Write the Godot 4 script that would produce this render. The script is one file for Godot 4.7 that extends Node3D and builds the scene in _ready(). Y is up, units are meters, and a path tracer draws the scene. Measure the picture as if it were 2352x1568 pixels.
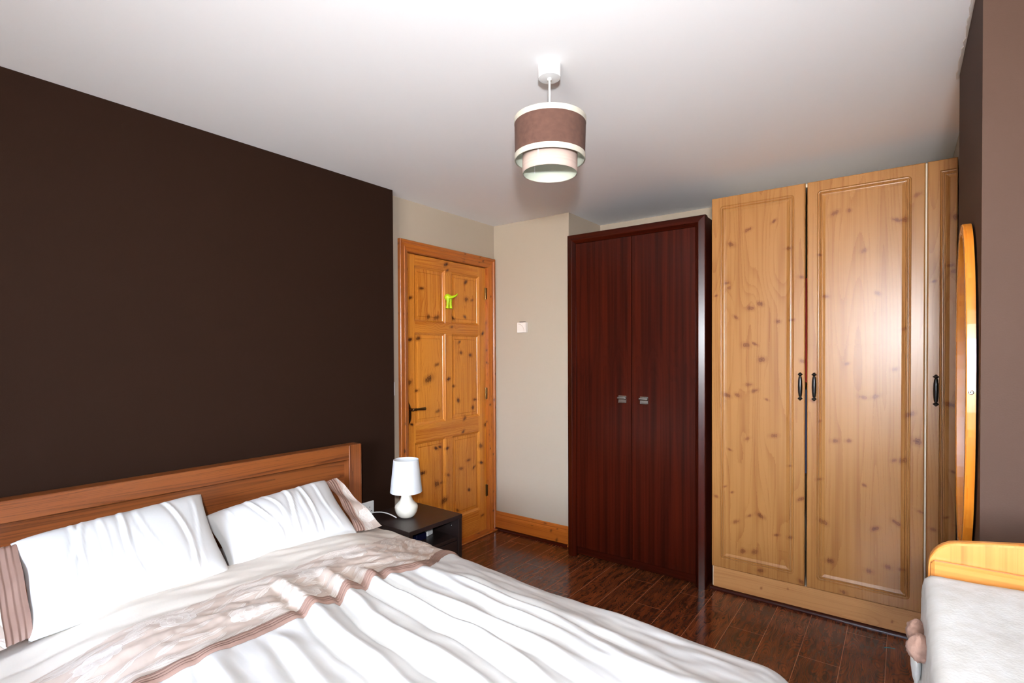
extends Node3D
# A bedroom: dark brown headboard wall, pine door, mahogany and pine wardrobes, white bed, cot at the right.
# x runs along the headboard wall towards the wardrobes, z from that wall towards the viewer, metres.

const H := 2.34
const WX := -2.8      # inner face of the window wall behind the viewer

# ------------------------------------------------------------------ mesh builder
class MB:
	var v := PackedVector3Array()
	var n := PackedVector3Array()
	var t := PackedVector2Array()
	var ix := PackedInt32Array()
	var grain := Vector3.UP
	var sc := Vector2(1, 1)
	var off := Vector2.ZERO
	var plane := []        # [origin, U axis / length, V axis / length]: flat projection instead of grain
	func uv(p: Vector3, nn: Vector3) -> Vector2:
		if plane.size() > 0:
			var d: Vector3 = p - plane[0]
			return Vector2(d.dot(plane[1]), d.dot(plane[2]))
		var u := nn.cross(grain)
		if u.length() < 0.3:
			u = grain.cross(Vector3(0.31, 0.77, 0.55))
			var w := u.cross(grain)
			return Vector2(p.dot(u.normalized()) / sc.x, p.dot(w.normalized()) / sc.x) + off
		return Vector2(p.dot(u.normalized()) / sc.x, p.dot(grain) / sc.y) + off
	func tri(a: Vector3, b: Vector3, c: Vector3, out: Vector3) -> void:
		var nn := (c - a).cross(b - a)
		if nn.length() < 1e-12:
			return
		nn = nn.normalized()
		if nn.dot(out) < 0:
			var k := b
			b = c
			c = k
			nn = -nn
		var i := v.size()
		for p in [a, b, c]:
			v.append(p)
			n.append(nn)
			t.append(uv(p, nn))
		ix.append_array(PackedInt32Array([i, i + 1, i + 2]))
	func quad(a: Vector3, b: Vector3, c: Vector3, d: Vector3, out: Vector3) -> void:
		tri(a, b, c, out)
		tri(a, c, d, out)
	func box(lo: Vector3, hi: Vector3, bev := 0.0) -> void:
		var c := (lo + hi) / 2
		var h := (hi - lo) / 2
		var b: float = minf(bev, minf(h.x, minf(h.y, h.z)) * 0.9)
		for ax in 3:
			var a1 := (ax + 1) % 3
			var a2 := (ax + 2) % 3
			for s in [-1.0, 1.0]:
				var q := []
				for k in [[-1.0, -1.0], [1.0, -1.0], [1.0, 1.0], [-1.0, 1.0]]:
					var p := Vector3.ZERO
					p[ax] = s * h[ax]
					p[a1] = k[0] * (h[a1] - b)
					p[a2] = k[1] * (h[a2] - b)
					q.append(c + p)
				var o := Vector3.ZERO
				o[ax] = s
				quad(q[0], q[1], q[2], q[3], o)
		if b <= 0.0:
			return
		for ax in 3:
			var a1 := (ax + 1) % 3
			var a2 := (ax + 2) % 3
			for s1 in [-1.0, 1.0]:
				for s2 in [-1.0, 1.0]:
					var q := []
					for e in [[-1.0, 0], [1.0, 0], [1.0, 1], [-1.0, 1]]:
						var p := Vector3.ZERO
						p[ax] = e[0] * (h[ax] - b)
						p[a1] = s1 * (h[a1] - (b if e[1] == 0 else 0.0))
						p[a2] = s2 * (h[a2] - (0.0 if e[1] == 0 else b))
						q.append(c + p)
					var o := Vector3.ZERO
					o[a1] = s1
					o[a2] = s2
					quad(q[0], q[1], q[2], q[3], o)
		for sx in [-1.0, 1.0]:
			for sy in [-1.0, 1.0]:
				for sz in [-1.0, 1.0]:
					var s := Vector3(sx, sy, sz)
					tri(c + s * Vector3(h.x, h.y - b, h.z - b), c + s * Vector3(h.x - b, h.y, h.z - b), c + s * Vector3(h.x - b, h.y - b, h.z), s)
	# smooth grid: rows of points; flip turns the faces over
	func grid(rows: Array, closed := false, flip := false, uvs := []) -> void:
		var base := v.size()
		var nr := rows.size()
		var nc: int = rows[0].size()
		var nn := PackedVector3Array()
		nn.resize(nr * nc)
		var tris := PackedInt32Array()
		for i in nr - 1:
			for j in (nc if closed else nc - 1):
				var j2 := (j + 1) % nc
				var a: Vector3 = rows[i][j]
				var b: Vector3 = rows[i][j2]
				var c: Vector3 = rows[i + 1][j2]
				var d: Vector3 = rows[i + 1][j]
				var q := (c - a).cross(b - d) * 1.0
				if flip:
					q = -q
				nn[i * nc + j] += q
				nn[i * nc + j2] += q
				nn[(i + 1) * nc + j2] += q
				nn[(i + 1) * nc + j] += q
				var A := base + i * nc + j
				var B := base + i * nc + j2
				var C := base + (i + 1) * nc + j2
				var D := base + (i + 1) * nc + j
				if flip:
					tris.append_array(PackedInt32Array([A, C, B, A, D, C]))
				else:
					tris.append_array(PackedInt32Array([A, B, C, A, C, D]))
		for i in nr:
			for j in nc:
				var p: Vector3 = rows[i][j]
				var m := nn[i * nc + j]
				m = m.normalized() if m.length() > 1e-14 else Vector3.UP
				v.append(p)
				n.append(m)
				t.append(uvs[i][j] if uvs.size() > 0 else uv(p, m))
		ix.append_array(tris)
	# surface of revolution about `axis` through `at`; profile = [[radius, height], ...]
	func lathe(at: Vector3, axis: Vector3, profile: Array, seg := 28, squash := 1.0, side := Vector3.ZERO) -> void:
		var e1 := axis.cross(Vector3(0.2, 0.1, 1)).normalized()
		if side != Vector3.ZERO:
			e1 = side
		var e2 := axis.cross(e1)
		var rows := []
		for p in profile:
			var r := PackedVector3Array()
			for k in seg:
				var a := TAU * k / seg
				r.append(at + axis * p[1] + (e1 * cos(a) + e2 * sin(a) * squash) * p[0])
			rows.append(r)
		grid(rows, true, false)
	# round tube through points, radius r or list of radii
	func tube(pts: Array, r, seg := 10, caps := true) -> void:
		var rows := []
		var up := Vector3(0.13, 0.9, 0.31)
		var last: Vector3 = Vector3.ZERO
		for i in pts.size():
			var d: Vector3 = (pts[mini(i + 1, pts.size() - 1)] - pts[maxi(i - 1, 0)]).normalized()
			var e1 := d.cross(up)
			if last != Vector3.ZERO:
				e1 = last - d * d.dot(last)
			e1 = e1.normalized()
			last = e1
			var e2 := d.cross(e1)
			var rr: float = r[i] if r is Array else r
			var row := PackedVector3Array()
			for k in seg:
				var a := TAU * k / seg
				row.append(pts[i] + (e1 * cos(a) + e2 * sin(a)) * rr)
			rows.append(row)
		if caps:
			var a0 := PackedVector3Array()
			var a1 := PackedVector3Array()
			for k in seg:
				a0.append(pts[0])
				a1.append(pts[pts.size() - 1])
			rows.push_front(a0)
			rows.push_back(a1)
		grid(rows, true, false)
	# moulding swept round a plane path with mitres. o + U*x + V*y + N*depth; profile [[inward, depth], ...]
	func mould(o: Vector3, U: Vector3, V: Vector3, N: Vector3, path: Array, profile: Array, closed: bool, inside: Vector2) -> void:
		var np := path.size()
		var mit := []
		for i in np:
			var p: Vector2 = path[i]
			var a: Vector2 = path[(i - 1 + np) % np] if closed or i > 0 else path[i]
			var b: Vector2 = path[(i + 1) % np] if closed or i < np - 1 else path[i]
			var d1 := (p - a).normalized()
			var d2 := (b - p).normalized()
			if d1 == Vector2.ZERO:
				d1 = d2
			if d2 == Vector2.ZERO:
				d2 = d1
			var n1 := Vector2(-d1.y, d1.x)
			var n2 := Vector2(-d2.y, d2.x)
			if n1.dot(inside - p) < 0:
				n1 = -n1
			if n2.dot(inside - p) < 0:
				n2 = -n2
			var m := (n1 + n2).normalized()
			mit.append(m / maxf(m.dot(n1), 0.2))
		for i in (np if closed else np - 1):
			var j := (i + 1) % np
			var dd: Vector2 = (path[j] - path[i]).normalized()
			grain = U * dd.x + V * dd.y
			for k in profile.size() - 1:
				var q := []
				for e in [[i, k], [j, k], [j, k + 1], [i, k + 1]]:
					var pr: Array = profile[e[1]]
					var w: Vector2 = path[e[0]] + mit[e[0]] * pr[0]
					q.append(o + U * w.x + V * w.y + N * pr[1])
				var side: Vector2 = mit[i]
				var dk: float = profile[k + 1][0] - profile[k][0]
				var dn: float = profile[k + 1][1] - profile[k][1]
				quad(q[0], q[1], q[2], q[3], N * dk - (U * side.x + V * side.y) * dn)
	func mesh() -> ArrayMesh:
		var arr := []
		arr.resize(Mesh.ARRAY_MAX)
		arr[Mesh.ARRAY_VERTEX] = v
		arr[Mesh.ARRAY_NORMAL] = n
		arr[Mesh.ARRAY_TEX_UV] = t
		arr[Mesh.ARRAY_INDEX] = ix
		var m := ArrayMesh.new()
		m.add_surface_from_arrays(Mesh.PRIMITIVE_TRIANGLES, arr)
		return m

# ------------------------------------------------------------------ scene helpers
var M := {}
var taken := {}
var rng := RandomNumberGenerator.new()

func numbered(nm: String) -> String:
	taken[nm] = taken.get(nm, -1) + 1
	return nm if taken[nm] == 0 else "%s_%03d" % [nm, taken[nm]]

func obj(nm: String, b: MB, m: Material, parent: Node = null) -> MeshInstance3D:
	var o := MeshInstance3D.new()
	o.mesh = b.mesh()
	o.material_override = m
	o.cast_shadow = GeometryInstance3D.SHADOW_CASTING_SETTING_ON
	if parent == null:
		o.name = numbered(nm)
		add_child(o, true)
	else:
		o.name = nm
		parent.add_child(o, true)
	return o

func thing(nm: String, label: String, cat: String, group := "") -> Node3D:
	var o := Node3D.new()
	o.name = numbered(nm)
	add_child(o, true)
	return tag(o, label, cat, group)

func tag(o: Node3D, label: String, cat: String, group := "") -> Node3D:
	o.set_meta("label", label)
	o.set_meta("category", cat)
	if group != "":
		o.set_meta("group", group)
	return o

func struct(o: Node3D, label: String, cat: String) -> Node3D:
	o.set_meta("kind", "structure")
	return tag(o, label, cat)

func snode(nm: String, label: String, cat: String) -> Node3D:
	var o := Node3D.new()
	o.name = nm
	add_child(o, true)
	return struct(o, label, cat)

func mb(grain := Vector3.UP, sc := Vector2(1, 1), off := Vector2.ZERO) -> MB:
	var b := MB.new()
	b.grain = grain
	b.sc = sc
	b.off = off
	return b

func mat(c: Color, rough: float, metal := 0.0, tex: Texture2D = null) -> StandardMaterial3D:
	var m := StandardMaterial3D.new()
	m.albedo_color = c
	m.roughness = rough
	m.metallic = metal
	if tex:
		m.albedo_texture = tex
	return m

func bumpy(m: StandardMaterial3D, freq: float, scale: float, strength: float, oct := 3, seed_ := 5) -> StandardMaterial3D:
	# fine relief by world triplanar noise
	var f := FastNoiseLite.new()
	f.seed = seed_
	f.frequency = freq
	f.fractal_octaves = oct
	var nt := NoiseTexture2D.new()
	nt.noise = f
	nt.width = 512
	nt.height = 512
	nt.seamless = true
	nt.as_normal_map = true
	nt.bump_strength = strength
	m.normal_enabled = true
	m.normal_texture = nt
	m.uv1_triplanar = true
	m.uv1_world_triplanar = true
	m.uv1_scale = Vector3.ONE * scale
	return m

func smooth(a: float, b: float, x: float) -> float:
	var k := clampf((x - a) / (b - a), 0, 1)
	return k * k * (3 - 2 * k)

# ------------------------------------------------------------------ wood painting
var NW: PackedByteArray
var NF: PackedByteArray
var NM: PackedByteArray

func noise_table(freq: float, seed_: int, rows: int, oct: int) -> PackedByteArray:
	var f := FastNoiseLite.new()
	f.seed = seed_
	f.noise_type = FastNoiseLite.TYPE_SIMPLEX_SMOOTH
	f.frequency = freq
	f.fractal_octaves = oct
	var im := f.get_seamless_image(512, rows)
	im.resize(512, 512, Image.INTERPOLATE_CUBIC)
	im.convert(Image.FORMAT_L8)
	return im.get_data()

# knots: [x, y, radius, tilt, darkness] in metres. pieces: [x0, y0, x1, y1, lies?, tone, seed]
func wood(w: int, h: int, wm: float, hm: float, cl: Color, cd: Color, ring: float, warp: float, late: float, fine: float, mid: float, knots: Array, kcol: Color, pieces := [], vs := 0.35) -> ImageTexture:
	var disp := PackedFloat32Array()
	disp.resize(w * h)
	var km := PackedFloat32Array()
	km.resize(w * h)
	var mx := wm / w
	var my := hm / h
	if pieces.is_empty():
		pieces = [[0.0, 0.0, wm, hm, false, 0.0, 0]]
	for k in knots:
		var r: float = k[2]
		var lies := false
		for p in pieces:
			if k[0] >= p[0] and k[0] < p[2] and k[1] >= p[1] and k[1] < p[3]:
				lies = p[4]
		var ex := 3.5 * r if not lies else 9.0 * r
		var ey := 9.0 * r if not lies else 3.5 * r
		var ca := cos(k[3])
		var sa := sin(k[3])
		for y in range(maxi(0, int((k[1] - ey) / my)), mini(h, int((k[1] + ey) / my))):
			for x in range(maxi(0, int((k[0] - ex) / mx)), mini(w, int((k[0] + ex) / mx))):
				var dx: float = (x * mx - k[0]) / r
				var dy: float = (y * my - k[1]) / r
				var gx := dx
				var gy := dy
				if lies:
					gx = dy
					gy = dx
				var i := y * w + x
				disp[i] -= gx * r * 0.85 * exp(-gx * gx * 0.22 - gy * gy * 0.05)
				var rx := dx * ca + dy * sa
				var ry := -dx * sa + dy * ca
				var d: float = sqrt(rx * rx + ry * ry * k[5]) + 1.1 * (NM[((y * 3) & 511) * 512 + ((x * 4) & 511)] / 255.0 - 0.5)
				if d < 2.6:
					var core := clampf((1.45 - d) / 0.7, 0, 1)
					core *= 0.75 + 0.25 * sin(d * 8.0)
					km[i] = maxf(km[i], maxf(core, 0.26 * clampf((2.6 - d) / 1.6, 0, 1)) * k[4])
	var out := PackedByteArray()
	out.resize(w * h * 3)
	for p in pieces:
		var lies: bool = p[4]
		var sd: int = p[6]
		var ou := sd * 97 + 13
		var ov := sd * 61 + 7
		var tone: float = p[5]
		for y in range(int(p[1] / my), mini(h, int(ceil(p[3] / my)))):
			for x in range(int(p[0] / mx), mini(w, int(ceil(p[2] / mx)))):
				var i := y * w + x
				var u := y if lies else x
				var vv := x if lies else y
				var q := (((int(vv * vs) + ov) & 511) << 9) + ((u + ou) & 511)
				var A := NW[q] / 255.0
				var F := NF[q] / 255.0
				var C := NM[q] / 255.0
				var g := ((u * (my if lies else mx)) + disp[i]) * ring + A * warp
				g = g - floorf(g)
				var k := clampf(late * g * g * g + (F - 0.5) * fine + (C - 0.5) * mid + tone, 0.0, 1.0)
				var m := km[i]
				var cr := lerpf(lerpf(cl.r, cd.r, k), kcol.r, m)
				var cg := lerpf(lerpf(cl.g, cd.g, k), kcol.g, m)
				var cb := lerpf(lerpf(cl.b, cd.b, k), kcol.b, m)
				out[i * 3] = int(cr * 255)
				out[i * 3 + 1] = int(cg * 255)
				out[i * 3 + 2] = int(cb * 255)
	var im := Image.create_from_data(w, h, false, Image.FORMAT_RGB8, out)
	im.generate_mipmaps()
	return ImageTexture.create_from_image(im)

func knotset(list: Array, rmin: float, rmax: float, dark: float) -> Array:
	var o := []
	for k in list:
		var r := rng.randf_range(rmin, rmax)
		if k.size() > 2:
			r *= 0.75 + 0.28 * k[2]
		o.append([k[0], k[1], r, rng.randf_range(-0.7, 0.7), dark * rng.randf_range(0.55, 1.0), rng.randf_range(1.3, 5.0)])
	return o

func random_knots(nk: int, wm: float, hm: float, r0: float, r1: float, dark: float) -> Array:
	var o := []
	for i in nk:
		o.append([rng.randf() * wm, rng.randf() * hm, rng.randf_range(r0, r1), rng.randf_range(-0.7, 0.7), dark * rng.randf_range(0.6, 1.0), rng.randf_range(1.2, 4.0)])
	return o

# ------------------------------------------------------------------ _ready
func _ready() -> void:
	rng.seed = 11
	view()
	materials()
	shell()
	room_door()
	mahogany_wardrobe()
	pine_wardrobe()
	bed()
	duvet()
	pillows()
	nightstand()
	pendant()
	wall_fittings()
	oval_mirror()
	cot()

func view() -> void:
	var cam := Camera3D.new()
	cam.name = "camera"
	add_child(cam)
	cam.projection = Camera3D.PROJECTION_FRUSTUM
	cam.near = 0.05
	cam.far = 60.0
	var f := 1208.3
	cam.size = 1568.0 / f * cam.near
	cam.frustum_offset = Vector2(0, 41.68 / f * cam.near)
	var yaw := deg_to_rad(36.5676)
	var pitch := deg_to_rad(-0.6948)
	var roll := deg_to_rad(-0.2554)
	var fw := Vector3(cos(yaw) * cos(pitch), sin(pitch), -sin(yaw) * cos(pitch))
	var r := fw.cross(Vector3.UP).normalized()
	var u := r.cross(fw)
	cam.transform = Transform3D(Basis(r * cos(roll) + u * sin(roll), u * cos(roll) - r * sin(roll), -fw), Vector3(0, 1.36, 0))
	cam.current = true

	var env := Environment.new()
	env.background_mode = Environment.BG_SKY
	var sky := Sky.new()
	var sm := ProceduralSkyMaterial.new()      # pale overcast sky, light paving below
	sm.sky_top_color = Color(0.72, 0.80, 0.92)
	sm.sky_horizon_color = Color(0.90, 0.93, 0.96)
	sm.ground_bottom_color = Color(0.62, 0.60, 0.58)
	sm.ground_horizon_color = Color(0.70, 0.69, 0.67)
	sm.sky_energy_multiplier = 5.8
	sm.ground_energy_multiplier = 7.0
	sm.sun_angle_max = 0.0
	sky.sky_material = sm
	env.sky = sky
	env.tonemap_mode = Environment.TONE_MAPPER_LINEAR
	env.tonemap_exposure = 1.35
	env.sdfgi_enabled = true
	env.ssao_enabled = true
	env.ssil_enabled = true
	var we := WorldEnvironment.new()
	we.name = "environment"
	we.environment = env
	add_child(we)

	# photographer's flash just behind the lens: it throws the pendant's shadow on the ceiling behind it
	var fl := SpotLight3D.new()
	fl.name = "camera_flash"
	add_child(fl)
	fl.light_color = Color(0.96, 0.98, 1.0)
	fl.light_energy = 6.0
	fl.light_size = 0.06
	fl.spot_range = 12.0
	fl.spot_attenuation = 2.0
	fl.spot_angle = 57.0
	fl.spot_angle_attenuation = 1.0
	fl.shadow_enabled = true
	fl.look_at_from_position(Vector3(-0.25, 1.57, 0.19), Vector3(-0.25, 1.57, 0.19) + Vector3(cos(yaw), 0.06, -sin(yaw)))

# ------------------------------------------------------------------ materials
func materials() -> void:
	NW = noise_table(0.006, 3, 160, 2)
	NF = noise_table(0.16, 4, 24, 3)
	NM = noise_table(0.03, 9, 64, 3)
	M.dark_wall = bumpy(mat(Color(0.154, 0.092, 0.061), 0.7), 0.12, 3.0, 0.25)
	M.dark_wall.metallic_specular = 0.2
	M.brown_wall = bumpy(mat(Color(0.305, 0.228, 0.19), 0.7), 0.12, 3.0, 0.2)
	M.brown_wall.metallic_specular = 0.25
	M.beige = bumpy(mat(Color(0.689, 0.633, 0.563), 0.75), 0.12, 3.0, 0.2)
	M.ceiling = bumpy(mat(Color(0.95, 0.947, 0.95), 0.8), 0.02, 0.35, 0.12)
	M.plaster = mat(Color(0.90, 0.88, 0.85), 0.9)
	M.cream = mat(Color(0.87, 0.80, 0.70), 0.5)
	M.subfloor = mat(Color(0.66, 0.40, 0.24), 0.5)
	var kn := Color(0.20, 0.07, 0.02)
	# pine joinery of the door frame and skirting
	M.pine = mat(Color(0.86, 0.83, 0.78), 0.28, 0.0, wood(256, 1408, 0.28, 2.2, Color(0.79, 0.455, 0.175), Color(0.56, 0.245, 0.055), 46.0, 5.0, 0.45, 0.45, 0.6, random_knots(24, 0.28, 2.2, 0.007, 0.012, 0.85), kn))
	M.walnut_bed = mat(Color(0.90, 0.90, 0.90), 0.36, 0.0, wood(256, 1024, 0.3, 1.6, Color(0.57, 0.315, 0.145), Color(0.31, 0.135, 0.048), 60.0, 9.0, 0.5, 0.5, 0.7, [], kn, [], 0.28))
	M.mahogany = mat(Color(0.84, 0.78, 0.74), 0.26, 0.0, wood(384, 1024, 0.5, 2.2, Color(0.325, 0.112, 0.047), Color(0.18, 0.050, 0.022), 16.0, 6.0, 0.15, 0.3, 0.9, [], kn, [[0.0, 0.0, 0.5, 2.2, false, 0.45, 2]], 0.25))
	M.mahogany.metallic_specular = 0.35
	M.cot_pine = mat(Color.WHITE, 0.3, 0.0, wood(256, 256, 0.3, 0.6, Color(0.80, 0.53, 0.25), Color(0.69, 0.36, 0.12), 50.0, 4.0, 0.35, 0.5, 0.5, [], kn, [], 0.2))
	M.mirror_frame = mat(Color(0.88, 0.86, 0.82), 0.25, 0.0, wood(128, 512, 0.2, 1.0, Color(0.90, 0.56, 0.18), Color(0.72, 0.36, 0.06), 30.0, 4.0, 0.3, 0.4, 0.6, [], kn))
	M.plinth = mat(Color.WHITE, 0.4, 0.0, wood(192, 1024, 0.2, 1.1, Color(0.75, 0.54, 0.335), Color(0.62, 0.39, 0.195), 55.0, 6.0, 0.35, 0.35, 0.5, [[0.07, 0.32, 0.006, 0.4, 0.7, 2.0], [0.1, 0.45, 0.005, 0.0, 0.6, 2.0], [0.06, 0.9, 0.006, 0.2, 0.7, 2.0]], Color(0.42, 0.20, 0.08)))
	for i in 3:
		M["floor%d" % i] = mat(Color.WHITE, 0.16, 0.0, wood(192, 1024, 0.16, 1.25, Color(0.58, 0.31, 0.165), Color(0.185, 0.078, 0.044), 52.0 - 8 * i, 9.0 + 2 * i, 0.42, 0.22, 0.55, random_knots(3 + i, 0.16, 1.25, 0.012, 0.03, 0.4), Color(0.11, 0.04, 0.02), [[0.0, 0.0, 0.16, 1.25, false, 0.34 + 0.07 * i, 5 + i * 3]], 1.5))
	M.blackbrown = mat(Color(0.145, 0.105, 0.098), 0.38)
	M.white_plastic = mat(Color(0.90, 0.90, 0.90), 0.35)
	M.white_shade = mat(Color(0.84, 0.845, 0.85), 0.85)
	M.white_shade.backlight = Color(0.25, 0.25, 0.25)
	M.ceramic = mat(Color(0.90, 0.88, 0.82), 0.15)
	M.steel = mat(Color(0.80, 0.80, 0.78), 0.22, 1.0)
	M.brass = mat(Color(0.45, 0.34, 0.20), 0.28, 1.0)
	M.black_iron = mat(Color(0.03, 0.03, 0.035), 0.28)
	M.mirror = mat(Color(0.93, 0.94, 0.94), 0.02, 1.0)
	M.lime = mat(Color(0.69, 0.80, 0.03), 0.4)
	M.suede = bumpy(mat(Color(0.36, 0.245, 0.20), 0.95), 0.05, 4.0, 0.3)
	M.suede.albedo_texture = speckle(Color(0.86, 0.84, 0.84), Color(1, 1, 1), 0.035, 12)
	M.pale_suede = mat(Color(0.74, 0.655, 0.61), 0.95, 0.0, speckle(Color(0.92, 0.90, 0.90), Color.WHITE, 0.05, 13))
	M.satin_trim = mat(Color(0.74, 0.715, 0.655), 0.38)
	M.shade_lining = mat(Color(0.76, 0.775, 0.71), 0.6)
	M.cotton = bumpy(mat(Color(0.86, 0.86, 0.855), 0.85), 0.02, 5.0, 0.25, 4)
	M.satin = bumpy(mat(Color(0.90, 0.868, 0.825), 0.42), 0.03, 6.0, 0.3, 4)
	M.trim_brown = mat(Color(0.59, 0.475, 0.43), 0.42)
	M.sheet = mat(Color(0.80, 0.80, 0.77), 0.85)
	M.fleece = bumpy(mat(Color(0.86, 0.855, 0.84), 1.0, 0.0, speckle(Color(0.93, 0.92, 0.90), Color.WHITE, 0.02, 21)), 0.05, 5.0, 0.8, 4)
	M.plush_brown = bumpy(mat(Color(0.60, 0.47, 0.41), 1.0), 0.06, 16.0, 3.0, 4)
	M.glass = mat(Color(0.9, 0.95, 0.95, 0.08), 0.02)
	M.glass.transparency = BaseMaterial3D.TRANSPARENCY_ALPHA
	jacquard()

func speckle(a: Color, b: Color, freq: float, seed_: int) -> NoiseTexture2D:
	var f := FastNoiseLite.new()
	f.seed = seed_
	f.frequency = freq
	f.fractal_octaves = 4
	var g := Gradient.new()
	g.set_color(0, a)
	g.set_color(1, b)
	var nt := NoiseTexture2D.new()
	nt.noise = f
	nt.seamless = true
	nt.width = 256
	nt.height = 256
	nt.color_ramp = g
	return nt

func jacquard() -> void:
	# woven leaves and roses, paler and raised on a beige ground
	var w := 640
	var h := 384
	var hg := PackedFloat32Array()
	hg.resize(w * h)
	var rg := RandomNumberGenerator.new()
	rg.seed = 4
	var leaves := []
	for i in 84:
		leaves.append([rg.randf() * w, rg.randf() * h, rg.randf_range(34, 66), rg.randf_range(9, 17), rg.randf_range(-0.5, 0.7) + (PI if rg.randf() < 0.3 else 0.0)])
	for L in leaves:
		var ca := cos(L[4])
		var sa := sin(L[4])
		var e: int = int(L[2])
		for y in range(int(L[1]) - e, int(L[1]) + e):
			for x in range(int(L[0]) - e, int(L[0]) + e):
				var dx: float = x - L[0]
				var dy: float = y - L[1]
				var a: float = (dx * ca + dy * sa) / L[2]
				var b: float = -dx * sa + dy * ca
				if absf(a) > 1:
					continue
				var wd: float = L[3] * (1 - a * a)
				if absf(b) < wd:
					var r := absf(b) / wd
					var k := 0.75 + 0.25 * (1.0 if r > 0.75 else 0.0) - (0.45 if absf(b) < 1.3 else 0.0) - 0.25 * (0.5 + 0.5 * sin(a * 40 + absf(b) * 1.2))
					hg[posmod(y, h) * w + posmod(x, w)] = k
	for R in [[120, 120, 56], [400, 250, 62], [560, 90, 50], [230, 300, 54]]:
		for ring in [2, 1, 0]:
			var np: int = 4 + ring * 2
			for q in np:
				var an: float = TAU * q / np + ring * 0.5
				var cx: float = R[0] + R[2] * (0.10 + 0.27 * ring) * cos(an)
				var cy: float = R[1] + R[2] * (0.10 + 0.27 * ring) * sin(an) * 0.85
				var pr: float = R[2] * (0.24 + 0.07 * ring)
				for y in range(int(cy - pr), int(cy + pr) + 1):
					for x in range(int(cx - pr), int(cx + pr) + 1):
						var d := Vector2(x - cx, y - cy).length() / pr
						if d < 1.0:
							hg[posmod(y, h) * w + posmod(x, w)] = 0.45 + 0.1 * ring + (0.45 if d > 0.78 else 0.25 * d)
	var im := Image.create(w, h, false, Image.FORMAT_RGB8)
	var bm := Image.create(w, h, false, Image.FORMAT_RGB8)
	var ca := Color(0.785, 0.71, 0.66)
	var cb := Color(0.90, 0.87, 0.84)
	for y in h:
		for x in w:
			var k := clampf(hg[y * w + x], 0, 1)
			im.set_pixel(x, y, ca.lerp(cb, 0.15 + 0.85 * k))
			bm.set_pixel(x, y, Color(k, k, k))
	bm.bump_map_to_normal_map(1.2)
	var m := mat(Color.WHITE, 0.45, 0.0, ImageTexture.create_from_image(im))
	m.normal_enabled = true
	m.normal_texture = ImageTexture.create_from_image(bm)
	m.normal_scale = 0.8
	M.jacquard = m

# ------------------------------------------------------------------ room shell
func slab(nm: String, boxes: Array, m: Material, label: String, cat := "wall") -> MeshInstance3D:
	var b := mb()
	for k in boxes:
		b.box(k[0], k[1])
	var o := obj(nm, b, m)
	struct(o, label, cat)
	return o

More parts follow.
